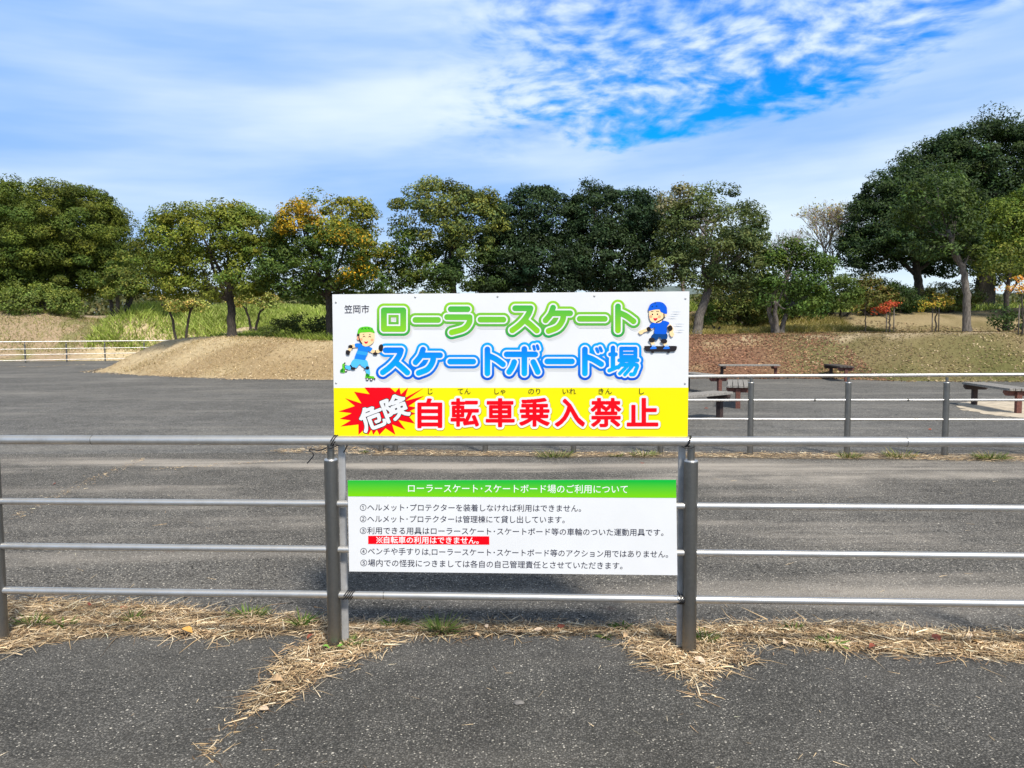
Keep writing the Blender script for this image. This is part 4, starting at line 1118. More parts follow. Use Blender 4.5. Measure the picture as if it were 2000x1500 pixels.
# ---- lower notice board, in front of the rails
lb_ = plane_hit(1000, 1030, LOFF)
notice = empty('notice_board', (lb_[0], lb_[1], 0), 'small white notice with green heading and five numbered rules, fixed to the fence rails', 'sign')
NTL, NTR, NBR, NBL = (679, 938), (1320.5, 937), (1323, 1123.5), (682, 1116)
board('panel', [NTL, NTR, NBR, NBL], LOFF, 0.003, M_WHITE, notice)
gz1, gz0 = SL(1000, 938, 0)[2], SL(1000, 971.5, 0)[2]
flat_art('heading_band', [NTL, NTR, (1320.9, 972.5), (679.7, 969.5)], [[0, 1, 2, 3]], SL, 0.0010, grad_mat('heading_green', lin(0, 178, 58), lin(122, 208, 0), gz0, gz1), notice)
M_WTX = art_mat('notice_white_print', (0.85, 0.87, 0.87))
text_line('heading_lettering', 'ローラースケート･スケートボード場のご利用について', 797, 953.5, 1226, 955.5, 18.0, SL, 0.0016, M_WTX, notice, 2, 0.004)
for tx, xa, ya, xb, yb in (('①ヘルメット･プロテクターを装着しなければ利用はできません。', 703, 990.8, 1135, 992.8), ('②ヘルメット･プロテクターは管理棟にて貸し出しています。', 703, 1013.2, 1103, 1015),
                           ('③利用できる用具はローラースケート･スケートボード等の車輪のついた運動用具です。', 703, 1036, 1296, 1040), ('④ベンチや手すりは,ローラースケート･スケートボード等のアクション用ではありません。', 704, 1076.3, 1305, 1082.5),
                           ('⑤場内での怪我につきましては各自の自己管理責任とさせていただきます。', 704, 1099, 1216, 1105)):
    text_line('rule_lettering', tx, xa, ya, xb, yb, 15.2, SL, 0.0010, M_INK, notice, 2, 0.004)
flat_art('red_bar', [(719, 1046.5), (955.5, 1047.5), (955.8, 1063.8), (719.2, 1062.5)], [[0, 1, 2, 3]], SL, 0.0010, M_REDP, notice)
text_line('warning_lettering', '自転車の利用はできません。', 749.5, 1054.4, 935, 1055.6, 14.6, SL, 0.0016, M_WTX, notice, 2, 0.014)

ks = stroke_sdf([([(735.5, 1049), (747, 1060.5)], 0.65), ([(747, 1049), (735.5, 1060.5)], 0.65)] + [([(741.2 + a_, 1054.7 + b_), (741.3 + a_, 1054.7 + b_)], 1.05) for a_, b_ in ((0, -4.6), (0, 4.6), (-4.6, 0), (4.6, 0))], (730, 1044, 752, 1066), 0.25)
v_, f_ = march(ks, 0.0, 730, 1044, 0.25)
flat_art('warning_lettering', v_, f_, SL, 0.0016, M_WTX, notice)
# ---- black wire ties
def wire(pts, r_=0.0022): mb = MB(); mb.tube([tuple(p) for p in pts], r_, 6); return mb
def tie(label, paths):
    mb = MB()
    for q in paths: mb.tube(catmull(q, 5), 0.0030, 6)
    c = paths[0][0]
    o = mb.build('wire_tie', M_WIRE, origin=Vector(c))
    return tag(o, label, 'wire tie', 'black wire ties holding the sign to the fence')
def loop(px, z, r_, skew, rev=2.0, ph=0.0, grow=1.0):
    x_ = plane_hit(px, 860, 0)[0]; y_ = FX(x_)
    return [np.array((x_ + skew * (k / 20.0) + 0.012 * math.sin(2 * math.pi * rev * k / 40 + ph) * 1.2, y_ - r_ * grow * math.cos(2 * math.pi * rev * k / 40 + ph), z + r_ * math.sin(2 * math.pi * rev * k / 40 + ph))) for k in range(41)]
zt = 1.101
dang = [plane_hit(px, py, 0.028) for px, py in ((638, 874), (632, 877), (622, 880), (612, 878), (606, 877), (605, 881), (610, 884), (612, 890), (606, 898), (600, 905))]
neckloop = [plane_hit(px, py, o_) for px, py, o_ in ((640, 872, 0.02), (645, 876, 0.025), (652, 873, 0.025), (662, 869, 0.0), (672, 868, -0.04))]
tie('black wire tied over the top rail by the left post, loose end dangling', [loop(648, zt, 0.0275, 0.012, 2), dang, neckloop, [plane_hit(px, py, -0.03) for px, py in ((679, 868), (675, 877), (671, 884))]])
tie('black wire tied over the top rail by the right post', [loop(1342, zt, 0.0275, 0.004, 2), [plane_hit(px, py, 0.03) for px, py in ((1332, 872), (1340, 875), (1350, 875), (1356, 873))]])
tie('black wire binding the left sign leg to the bottom rail', [loop(667, 0.290, 0.0230, 0.024, 4)])
tie('black wire binding the right sign leg to the bottom rail, one end sticking up', [loop(1329, 0.290, 0.0230, 0.014, 3), [plane_hit(px, py, 0.03) for px, py in ((1330, 1170), (1326, 1160), (1323, 1153))]])
mb = MB(); mb.tube(catmull([plane_hit(px, py, 0.0) for px, py in ((634, 1165), (626, 1172), (622, 1185), (622, 1192))], 5), 0.0012, 5)
tag(mb.build('wire_end', M_WIRE, origin=Vector(plane_hit(634, 1165, 0))), 'thin loose wire curling left of the left post near the bottom rail', 'wire')

# ------------------------------------------------------------------ trees and shrubs
def hz(x, y): return float(height(np.array([x]), np.array([y]))[0])
def leaf_cards(centres, normals, l, w, cols):
    """rhombic leaf sprays"""
    n = len(centres)
    tng = norm(np.cross(normals, rng.normal(0, 1, (n, 3)))); bt = np.cross(normals, tng)
    l = l[:, None]; w = w[:, None]
    V = np.stack([centres - tng * l * 0.5, centres + bt * w * 0.5 - tng * l * 0.05, centres + tng * l * 0.5, centres - bt * w * 0.5 - tng * l * 0.05], 1).reshape(-1, 3)
    return V, np.arange(n * 4).reshape(n, 4), np.repeat(cols, 4, 0)
def unit(n):
    v = rng.normal(0, 1, (n, 3)); return norm(v)
def crown_points(blobs, gap, per, rs, fill, lo_cut, density=1.0):
    """leaf sites clustered on sub-clumps over the shells of the blobs; returns positions, normals, clump id, blob id"""
    pos, nor, cid, bid = [], [], [], []
    k = 0
    for bi, (c, r) in enumerate(blobs):
        area = 4 * math.pi * ((r[0] * r[1]) ** 1.6 / 3 + (r[0] * r[2]) ** 1.6 / 3 + (r[1] * r[2]) ** 1.6 / 3) ** (1 / 1.6)
        ns = max(6, int(area / (gap * gap) * density))
        u_ = unit(ns)
        sc = c + u_ * r * rng.uniform(0.78, 1.06, (ns, 1))
        ok = np.ones(ns, bool)
        for bj, (c2_, r2_) in enumerate(blobs):
            if bj != bi: ok &= (((sc - c2_) / r2_) ** 2).sum(-1) > 0.50
        ok &= u_[:, 2] > lo_cut
        for q, un in zip(sc[ok], u_[ok]):
            m_ = int(per * rng.uniform(0.5, 1.4)); k += 1
            sz = rs * rng.uniform(0.6, 1.35)
            d = unit(m_); d[:, 2] = d[:, 2] * 0.62 + 0.12
            p = q + d * sz * rng.uniform(0.35, 1.0, (m_, 1)) ** 0.6
            pos.append(p); nor.append(norm(d * 0.55 + un * 0.35 + np.array((0, 0, 0.45)) + rng.normal(0, 0.45, (m_, 3))))
            cid.append(np.full(m_, k)); bid.append(np.full(m_, bi))
        nf = int(fill * r[0] * r[1] * r[2] * 4.19)
        if nf:
            d = unit(nf) * rng.uniform(0, 1, (nf, 1)) ** (1 / 2.2) * 0.85
            pos.append(c + d * r); nor.append(unit(nf)); cid.append(np.zeros(nf, int)); bid.append(np.full(nf, bi))
    return np.concatenate(pos), np.concatenate(nor), np.concatenate(cid), np.concatenate(bid), k
def px_blobs(D, bl, flat=0.85, seed=0):
    r_ = random.Random(seed); out = []
    for e in bl:
        px, py, rx, ry = e[:4]; off = e[4] if len(e) > 4 else r_.uniform(-0.35, 0.35) * rx / PPM(D)
        Y_ = D + off
        out.append((P(px, py, Y_), np.array((rx, (rx + ry) / 2 * flat, ry)) / PPM(D)))
    return out
def tree(name, label, cat, D, base, blobs, cols, group=None, trunk=None, trunk_r=9, leaf=0.15, gap=0.62, per=42, rs=0.46, fill=22, lo_cut=-0.75, bark=None, multi=1, limbs=True,
         blob_cols=None, seed=0, jit=0.13, density=1.0, base_z=None, twigs=0, splay=0.2, stakes=0):
    """base: target pixel of the trunk foot; blobs in target pixels; trunk: further pixels up the stem"""
    b0 = P(base[0], base[1], D)
    z0 = hz(b0[0], b0[1]) if base_z is None else base_z
    root = empty(name, (b0[0], b0[1], z0), label, cat, group)
    bark = bark or M_BARK
    if name == 'broadleaf_tree':
        blobs = [(e[0], e[1] + 6, e[2] * 1.10, e[3] * 1.0) + tuple(e[4:]) for e in blobs]
    B3 = px_blobs(D, blobs, seed=seed)
    rr = random.Random(seed + 5)
    mb = MB()
    s_ = 1 / PPM(D)
    tops = []
    for k in range(multi):
        px_path = [base] + (trunk or [(base[0], min(e[1] + e[3] * 0.4 for e in blobs))])
        pts = [P(px, py, D) for px, py in px_path]
        pts[0] = np.array((b0[0], b0[1], z0 - 0.15))
        if multi > 1:
            a_ = 2 * math.pi * k / multi + rr.uniform(-.4, .4)
            for j in range(1, len(pts)):
                pts[j] = pts[j] + np.array((math.cos(a_), math.sin(a_), 0)) * splay * (j / (len(pts) - 1)) * np.linalg.norm(pts[-1] - pts[0])
            pts[0] = pts[0] + np.array((math.cos(a_), math.sin(a_), 0)) * trunk_r * s_ * 0.8
        sm = catmull(pts, 5); n = len(sm)
        rad = [trunk_r * s_ / (1.0 if multi == 1 else 1.4) * (1 - 0.45 * i / (n - 1)) for i in range(n)]
        rad[0] *= 1.55; rad[1] *= 1.18
        for i in range(n): sm[i] = sm[i] + np.array((rr.gauss(0, .02), rr.gauss(0, .02), 0)) * (i > 0)
        mb.tube(sm, rad, 10); tops.append((sm, rad))
    if limbs:
        for bi, (c, r) in enumerate(B3):
            sm, rad = tops[bi % len(tops)]
            i0 = rr.randint(int(len(sm) * 0.55), len(sm) - 1) if len(sm) > 4 else len(sm) - 1
            st_ = np.array(sm[i0]); en = c + np.array((0, 0, r[2] * 0.35))
            if en[2] < st_[2] + 0.2: en = c
            v = en - st_; mid = st_ + v * 0.5 + np.array((0, 0, -0.08 * np.linalg.norm(v))) + np.array([rr.gauss(0, .08) for _ in range(3)]) * np.linalg.norm(v)
            lp = catmull([st_, mid, en], 6); r0_ = rad[i0] * 0.62
            mb.tube(lp, [r0_ * (1 - 0.75 * q / (len(lp) - 1)) for q in range(len(lp))], 7)
            for q in range(3 + twigs):
                e2 = c + np.array([rr.uniform(-1, 1) for _ in range(3)]) * r * 0.85; s2 = np.array(lp[rr.randint(len(lp) // 2, len(lp) - 1)])
                m2 = (s2 + e2) / 2 + np.array([rr.gauss(0, .12) for _ in range(3)]) * r[0]
                tp_ = catmull([s2, m2, e2], 4)
                mb.tube(tp_, [max(r0_ * 0.3 * (1 - 0.8 * w_ / (len(tp_) - 1)), 0.006) for w_ in range(len(tp_))], 5)
    mb.build('trunk', bark, root)
    if name == 'broadleaf_tree':
        per, leaf, fill = per * 4.0, leaf * 0.88, fill * 6
    elif 'tree' in name and per > 25:
        per, fill = per * 2.2, fill * 3
    p, nr, ci, bi, nk = crown_points(B3, gap, per, rs, fill, lo_cut, density)
    n = len(p)
    base_cols = pick(cols, n, jit=jit)
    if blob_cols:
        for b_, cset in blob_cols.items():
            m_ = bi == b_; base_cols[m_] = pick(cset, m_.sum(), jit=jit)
    cl = (1 + rng.normal(0, 0.20, nk + 1))[ci][:, None]
    warm = 1 + rng.normal(0, 0.10, nk + 1)[ci][:, None] * np.array((1.0, 0.2, -0.6))
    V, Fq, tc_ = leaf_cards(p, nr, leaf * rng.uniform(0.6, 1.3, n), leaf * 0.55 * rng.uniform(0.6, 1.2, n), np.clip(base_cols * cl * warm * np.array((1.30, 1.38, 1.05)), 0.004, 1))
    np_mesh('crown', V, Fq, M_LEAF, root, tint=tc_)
    if stakes:
        for k in range(stakes):
            sb = MB(); xx = b0[0] + (k - (stakes - 1) / 2) * 0.28; yy = b0[1] + rr.uniform(-.12, .12)
            sb.tube([(xx, yy, hz(xx, yy) - 0.1), (xx + rr.uniform(-.03, .03), yy, hz(xx, yy) + 1.05)], 0.022, 8)
            sb.build('support_stake', M_BARKG, root)
    return root
DK = [(0.034, 0.058, 0.020), (0.050, 0.078, 0.024), (0.026, 0.044, 0.016)]           # dark evergreen
BLK = [(0.026, 0.046, 0.024), (0.036, 0.058, 0.028), (0.020, 0.034, 0.018)]          # blue-black evergreen
MID = [(0.075, 0.105, 0.022), (0.105, 0.13, 0.03), (0.05, 0.08, 0.02)]               # mid green
OLV = [(0.135, 0.145, 0.035), (0.17, 0.165, 0.045), (0.10, 0.115, 0.03)]             # olive yellow green
ORG = [(0.44, 0.25, 0.02), (0.36, 0.21, 0.02), (0.20, 0.17, 0.03)]                   # turning orange
GGR = [(0.085, 0.11, 0.045), (0.115, 0.135, 0.06), (0.06, 0.085, 0.036)]             # grey green
YGR = [(0.13, 0.17, 0.03), (0.09, 0.13, 0.025), (0.18, 0.20, 0.04)]
GT = 'trees in the row on the bank'

tree('broadleaf_tree', 'huge dark round-topped tree at the far left, behind the hedge on the sandy mound', 'tree', 60, (70, 622),
     [(60, 448, 150, 92), (160, 470, 85, 88), (-50, 450, 130, 100), (95, 520, 140, 70), (10, 520, 130, 74), (195, 520, 50, 55), (170, 395, 40, 28)],
     [(0.085, 0.105, 0.02), (0.115, 0.13, 0.026), (0.06, 0.08, 0.018)], GT, trunk=[(75, 540), (80, 470)], trunk_r=16, gap=0.95, rs=0.75, per=70, leaf=0.22, fill=9, seed=1)
tree('broadleaf_tree', 'low many-stemmed tree with olive leaves between the sandy mound and the round tree', 'tree', 53, (230, 637),
     [(274, 520, 46, 46), (304, 546, 32, 28), (238, 552, 38, 26)], OLV + MID, GT, trunk=[(234, 608), (240, 565)], trunk_r=7, multi=4, splay=0.45, seed=2, fill=12, leaf=0.2, gap=0.8, rs=0.6, per=60)
tree('broadleaf_tree', 'round green tree with a straight single trunk on the straw mound left of the sign', 'tree', 33.8, (452, 661),
     [(385, 452, 82, 52), (470, 448, 72, 48), (345, 535, 48, 50), (438, 525, 84, 72), (520, 485, 50, 58), (322, 490, 55, 42), (395, 562, 50, 24), (425, 420, 70, 26)],
     [(0.135, 0.15, 0.026), (0.17, 0.175, 0.034), (0.095, 0.12, 0.022)], GT, trunk=[(452, 620), (450, 580), (446, 520)], trunk_r=9.5, seed=3, fill=14)
tree('broadleaf_tree', 'tree with an orange dome and patches, trunk at the left edge of the sign', 'tree', 33.5, (645, 662),
     [(650, 425, 74, 48), (598, 460, 66, 42), (560, 530, 62, 56), (650, 510, 74, 66), (705, 495, 52, 44), (712, 545, 42, 42), (600, 566, 58, 24), (580, 412, 24, 18, -1.4), (682, 462, 50, 18, -1.9), (694, 528, 28, 22, -1.8), (580, 430, 34, 20, -1.2)],
     [(0.062, 0.095, 0.026), (0.09, 0.12, 0.03), (0.045, 0.075, 0.022)], GT, trunk=[(644, 610), (642, 570), (640, 510)], trunk_r=9, seed=4,
     blob_cols={0: [(0.22, 0.175, 0.024), (0.15, 0.15, 0.03), (0.12, 0.135, 0.03)], 7: ORG, 8: ORG[1:] + MID, 9: MID + ORG[:1], 10: ORG, 4: MID + [(0.22, 0.18, 0.03)]}, fill=12)
tree('broadleaf_tree', 'tall tree with an olive dome on top, left of the dark pair behind the sign', 'tree', 33.5, (885, 663),
     [(862, 420, 92, 70), (915, 440, 62, 76), (802, 485, 46, 44), (835, 523, 62, 36), (925, 525, 60, 46), (780, 545, 30, 28), (870, 545, 50, 26)],
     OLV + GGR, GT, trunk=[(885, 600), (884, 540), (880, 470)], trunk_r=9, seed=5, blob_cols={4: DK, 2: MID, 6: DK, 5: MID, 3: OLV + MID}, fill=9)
tree('broadleaf_tree', 'very dark evergreen with tufted top, left one of the dark pair behind the sign', 'tree', 34.2, (1032, 664),
     [(1042, 432, 82, 62), (1000, 492, 56, 66), (1062, 500, 78, 62), (978, 545, 46, 28), (1095, 540, 40, 30), (1040, 545, 46, 26), (1020, 378, 16, 12), (1062, 376, 16, 12)],
     BLK, GT, trunk=[(1032, 600), (1033, 550), (1036, 480)], trunk_r=8.5, seed=6, gap=0.55, per=46, fill=26)
tree('broadleaf_tree', 'very dark evergreen with tufted top, right one of the dark pair behind the sign', 'tree', 34.6, (1192, 664),
     [(1198, 424, 82, 62), (1180, 492, 76, 66), (1252, 450, 44, 66), (1238, 530, 48, 38), (1140, 540, 40, 28), (1190, 548, 56, 24), (1150, 368, 20, 16), (1252, 382, 20, 16)],
     BLK, GT, trunk=[(1192, 600), (1190, 555), (1192, 480)], trunk_r=9.5, seed=7, gap=0.55, per=46, fill=26)
tree('broadleaf_tree', 'grey-green tree with a leaning bare trunk right beside the sign', 'tree', 32.2, (1361, 649),
     [(1402, 440, 80, 72), (1345, 458, 48, 58), (1436, 500, 52, 66), (1372, 525, 62, 44), (1450, 555, 32, 28), (1312, 520, 30, 46), (1330, 385, 32, 24), (1478, 470, 14, 34), (1415, 486, 64, 52)],
     GGR + [(0.10, 0.115, 0.05)], GT, trunk=[(1366, 620), (1378, 580), (1386, 545), (1398, 480)], trunk_r=10, bark=M_BARKG, seed=8, fill=7, per=36, gap=0.58,
     blob_cols={6: [(0.24, 0.20, 0.15), (0.17, 0.15, 0.10), (0.12, 0.13, 0.06)]}, twigs=3)
tree('small_tree', 'small green tree with several thin stems, right of the leaning-trunk tree', 'tree', 31.6, (1518, 650),
     [(1550, 540, 58, 46), (1520, 578, 46, 36), (1578, 590, 42, 34), (1505, 530, 30, 40), (1598, 525, 26, 30), (1548, 497, 38, 24)],
     [(0.062, 0.10, 0.024), (0.085, 0.125, 0.03), (0.05, 0.08, 0.022)], GT, trunk=[(1518, 620), (1520, 590)], trunk_r=8, multi=3, splay=0.42, bark=M_BARKG, seed=9, fill=16, per=52, leaf=0.13, gap=0.5)
tree('broadleaf_tree', 'big spreading dark evergreen at the right, its black trunk showing under the crown', 'tree', 41, (1797, 606),
     [(1738, 432, 76, 70), (1700, 490, 56, 48), (1800, 410, 90, 90), (1788, 466, 104, 50), (1870, 446, 80, 72), (1682, 515, 34, 26), (1745, 380, 60, 50)],
     BLK + DK, GT, trunk=[(1796, 570), (1790, 530), (1788, 460)], trunk_r=10, seed=10, gap=0.7, rs=0.5, per=50, leaf=0.17, fill=14)
tree('broadleaf_tree', 'tallest tree in the picture, a dark dome reaching highest at the right edge', 'tree', 46, (1923, 604),
     [(1940, 308, 92, 64), (1850, 326, 74, 54), (1792, 355, 60, 50), (2030, 322, 90, 78), (1900, 385, 112, 44), (2010, 420, 90, 80), (1890, 282, 56, 28), (1946, 246, 40, 30), (1860, 300, 50, 40), (1925, 470, 70, 44), (1850, 500, 60, 40), (2000, 510, 80, 50)],
     DK + BLK, GT, trunk=[(1924, 560), (1928, 500), (1932, 400)], trunk_r=20, seed=11, gap=0.85, rs=0.65, per=54, leaf=0.19, fill=8, twigs=3)
tree('broadleaf_tree', 'sunlit yellow-green tree leaning into the frame at the right edge', 'tree', 37, (2060, 640),
     [(1962, 435, 52, 46), (2010, 405, 50, 42), (1955, 492, 46, 32), (2020, 480, 60, 60), (2080, 430, 70, 80)], YGR + MID, GT, trunk=[(2062, 560), (2050, 480)], trunk_r=10, seed=12, fill=8)
tree('conifer_tree', 'slender tree with a crooked grey trunk in front of the big dark tree', 'tree', 29.2, (1890, 656),
     [(1830, 392, 56, 50), (1868, 440, 56, 52), (1798, 428, 40, 36), (1850, 486, 56, 28), (1895, 500, 30, 26)], [(0.05, 0.075, 0.026), (0.07, 0.10, 0.03), (0.04, 0.06, 0.024)], GT,
     trunk=[(1888, 600), (1884, 545), (1872, 505), (1850, 450)], trunk_r=8, bark=M_BARKG, seed=13, fill=3, per=34, gap=0.55, twigs=2)
tree('small_tree', 'small umbrella-shaped olive tree on a dark post-like trunk near the right edge', 'tree', 29.8, (1968, 650),
     [(1975, 512, 62, 30), (1940, 530, 34, 20), (2030, 525, 50, 34)], [(0.10, 0.12, 0.03), (0.13, 0.14, 0.035), (0.06, 0.085, 0.024)], GT, trunk=[(1967, 610), (1966, 575), (1972, 530)], trunk_r=6, seed=14, fill=6, leaf=0.13)
# bare, thin trees
def bare_tree(label, D, base, top, spread, leafcol, nleaf, r_px, seed, depth=6, colr=None):
    b0 = P(base[0], base[1], D); z0 = hz(b0[0], b0[1])
    root = empty('bare_tree', (b0[0], b0[1], z0), label, 'tree')
    rr = random.Random(seed); mb = MB(); tips = []
    H_ = P(top[0], top[1], D)[2] - z0
    def grow(p, d, l, r_, k):
        q = p + d * l
        m_ = (p + q) / 2 + np.array([rr.gauss(0, 0.05) for _ in range(3)]) * l
        mb.tube([p, m_, q], [r_, r_ * 0.85, r_ * 0.68], 5 if k < 5 else 7, False)
        if k <= 2: tips.append(q); tips.append(m_)
        if k == 0: return
        for _ in range(3 if k > 2 else rr.randint(2, 3)):
            nd = d + np.array([rr.gauss(0, spread), rr.gauss(0, spread), rr.gauss(0.12, spread * 0.6)])
            grow(q, nd / np.linalg.norm(nd), l * rr.uniform(0.66, 0.86), r_ * 0.62, k - 1)
    d0 = P(top[0], top[1], D) - np.array((b0[0], b0[1], z0)); d0 /= np.linalg.norm(d0)
    grow(np.array((b0[0], b0[1], z0 - 0.1)), d0, H_ * 0.27, r_px / PPM(D), depth)
    mb.build('trunk', colr or M_BARKG, root)
    tp = np.array(tips); sel = rng.choice(len(tp), nleaf)
    p = tp[sel] + rng.normal(0, 0.10, (nleaf, 3))
    V, Fq, tc_ = leaf_cards(p, unit(nleaf), 0.13 * rng.uniform(.6, 1.3, nleaf), 0.08 * rng.uniform(.6, 1.2, nleaf), pick(leafcol, nleaf))
    np_mesh('crown', V, Fq, M_LEAF, root, tint=tc_)
YL = [(0.45, 0.40, 0.15), (0.34, 0.33, 0.12), (0.40, 0.26, 0.13), (0.26, 0.28, 0.09)]
M_PINK = bark_mat('bark_pinkish', (0.30, 0.24, 0.22))
bare_tree('nearly bare tree with few yellow leaves left of the big spreading dark tree', 44, (1636, 600), (1604, 400), 0.40, YL, 1500, 4.5, 21, 7, M_PINK)
bare_tree('leafless pale pinkish tree behind the small green tree', 50, (1538, 610), (1530, 455), 0.42, [(0.30, 0.25, 0.22)], 120, 4, 22, 6, M_PINK)
bare_tree('pale leafless tree behind the top left of the leaning-trunk tree', 37, (1335, 640), (1328, 366), 0.30, [(0.24, 0.22, 0.14)], 500, 4.5, 23, 6, M_PINK)
def little(label, D, base, blobs, cols, seed, multi=2, r_=5):
    return tree('small_tree', label, 'tree', D, base, blobs, cols, 'small trees in the meadow', trunk=[(base[0] + 1, base[1] - 16), (base[0] + 3, base[1] - 34)], trunk_r=r_ * 0.8, multi=multi, splay=0.35, bark=M_BARK,
                seed=seed, fill=2, per=26, gap=0.5, rs=0.4, leaf=0.15, twigs=4)
little('small sparse tree in the meadow left of the straight trunk', 44, (352, 628), [(352, 592, 34, 16), (378, 600, 24, 12)], OLV + YL, 31)
little('small yellowing forked tree in the meadow right of the straight trunk', 43, (494, 632), [(505, 588, 36, 16), (480, 596, 24, 12), (530, 584, 22, 12)], YL + OLV, 32)

# saplings with stakes on the right terrace
GS = 'staked maple saplings on the right bank'
MP = dict(group=GS, limbs=True, fill=0, per=26, gap=0.34, rs=0.22, leaf=0.10, bark=M_BARK, stakes=2)
tree('maple_sapling', 'bright red maple sapling with two stakes', 'sapling', 30, (1738, 652), [(1730, 602, 18, 8), (1712, 608, 20, 3.5), (1742, 596, 9, 5)], [(0.40, 0.055, 0.035), (0.46, 0.11, 0.05), (0.30, 0.04, 0.03)], trunk=[(1738, 630), (1734, 606)], trunk_r=1.8, seed=41, **MP)
tree('maple_sapling', 'yellow-green maple sapling on two stakes in the middle of the right bank', 'sapling', 30, (1828, 650), [(1828, 588, 30, 14), (1815, 600, 22, 8)], [(0.30, 0.24, 0.04), (0.17, 0.19, 0.04), (0.38, 0.22, 0.05)], trunk=[(1828, 625), (1828, 595)], trunk_r=1.8, seed=42, **MP)
tree('maple_sapling', 'orange-leaved maple sapling at the right edge of the picture', 'sapling', 27.5, (1996, 652), [(1978, 565, 26, 5), (1995, 568, 22, 6), (2005, 545, 22, 8)], [(0.62, 0.30, 0.08), (0.60, 0.20, 0.08), (0.50, 0.32, 0.10)], trunk=[(1997, 620), (1995, 570)], trunk_r=2, seed=43, **MP)
tree('maple_sapling', 'thin olive sapling with sparse brownish leaves left of the bright red sapling', 'sapling', 31, (1690, 648), [(1690, 592, 26, 16), (1676, 606, 14, 8)], [(0.15, 0.15, 0.04), (0.19, 0.12, 0.05), (0.11, 0.13, 0.035)], trunk=[(1690, 625), (1690, 600)], trunk_r=1.5, seed=44, group=GS, fill=0, per=14, gap=0.36, rs=0.22, leaf=0.10)

# shrubs
def shrub(label, D, base, blobs, cols, seed, group='shrubs on the banks', **kw):
    a = dict(trunk=[(base[0], base[1] - 10)], trunk_r=4, multi=4, splay=1.2, fill=30, per=46, gap=0.42, rs=0.3, leaf=0.12, lo_cut=-0.95)
    a.update(kw)
    return tree('shrub', label, 'shrub', D, base, blobs, cols, group, seed=seed, **a)
shrub('big rounded hedge-like shrub on top of the sandy mound at the left edge', 55.5, (60, 628), [(60, 590, 82, 34), (-20, 586, 70, 36), (125, 600, 34, 26)], [(0.13, 0.16, 0.04), (0.18, 0.20, 0.06), (0.08, 0.11, 0.03)], 51, leaf=0.18, gap=0.6, rs=0.45, fill=20, per=60)
shrub('low wide dark shrub on the mound just left of the sign', 34.5, (595, 662), [(595, 638, 56, 20), (548, 645, 34, 16), (640, 640, 26, 20)], [(0.055, 0.07, 0.024), (0.075, 0.085, 0.03)], 52)
SK = dict(fill=60, per=80, gap=0.45, rs=0.34, leaf=0.13)
shrub('wide brownish-green shrub behind the leaning trunk', 36.5, (1440, 640), [(1440, 582, 58, 42), (1402, 592, 36, 42), (1482, 592, 36, 42), (1425, 622, 56, 26)], [(0.075, 0.09, 0.026), (0.11, 0.105, 0.035), (0.05, 0.07, 0.02)], 53, **SK)
shrub('dark green shrub behind the small many-stemmed tree', 37.5, (1560, 626), [(1560, 588, 52, 36), (1522, 598, 40, 30)], DK + MID, 54, **SK)
shrub('green shrub under the nearly bare tree', 38, (1640, 616), [(1640, 576, 42, 36), (1608, 590, 34, 26)], [(0.06, 0.09, 0.024), (0.09, 0.12, 0.03)], 55, **SK)
shrub('olive shrub with reddish sprigs behind the red sapling', 38, (1705, 612), [(1696, 576, 36, 36), (1722, 586, 30, 26)], [(0.085, 0.10, 0.03), (0.12, 0.11, 0.035), (0.09, 0.09, 0.03), (0.10, 0.095, 0.03), (0.14, 0.085, 0.04)], 56, **SK)
shrub('dark shrub left of the big black trunk', 39, (1755, 610), [(1750, 584, 38, 28), (1776, 592, 26, 18)], DK, 57, **SK)
shrub('loose shrub between the two trunks of the big dark trees', 39, (1850, 610), [(1850, 580, 42, 30), (1888, 586, 30, 24)], [(0.07, 0.09, 0.026), (0.11, 0.10, 0.035)], 58, **SK)
shrub('grey-green shrub far behind the trees, between the leaning trunk and the small tree', 47, (1490, 620), [(1480, 566, 44, 32), (1530, 572, 40, 28)], GGR, 61, **SK)
shrub('dark far shrub under the left arm of the big spreading tree', 46, (1690, 615), [(1672, 562, 36, 26), (1720, 568, 40, 22)], DK + GGR, 62, **SK)
shrub('small dark evergreen bush at the foot of the umbrella-shaped tree', 29.5, (1966, 652), [(1962, 622, 22, 22), (1978, 632, 18, 18)], [(0.03, 0.055, 0.02), (0.045, 0.07, 0.026)], 59)
shrub('narrow green bush at the foot of the leaning trunk', 33.5, (1382, 648), [(1384, 618, 16, 24)], [(0.09, 0.13, 0.03), (0.12, 0.15, 0.04)], 60)

# far tree line and meadow vegetation: masses nobody could count
n = 34000
px = rng.uniform(-350, 2350, n)
ytop = 574 + 8 * (vnoise(px, 0 * px, 60, 71) - 0.5) * 2 + 6 * (vnoise(px, 0 * px, 22, 72) - 0.5) * 2
Dd = rng.uniform(88, 100, n)
fr = rng.uniform(0, 1, n)
py = ytop + fr * (618 - ytop)
pos = np.array([P(a, b_, d) for a, b_, d in zip(px, py, Dd)])
V, Fq, tc_ = leaf_cards(pos, norm(unit(n) + np.array((0, -0.5, 0.5))), rng.uniform(0.4, 0.9, n), rng.uniform(0.25, 0.5, n), pick([(0.10, 0.12, 0.05), (0.14, 0.15, 0.06), (0.075, 0.095, 0.045), (0.20, 0.18, 0.08)], n))
o = np_mesh('far_treeline', V, Fq, M_LEAF, tint=tc_)
tag(o, 'pale green far tree line beyond the meadow', 'tree line', kind='stuff')

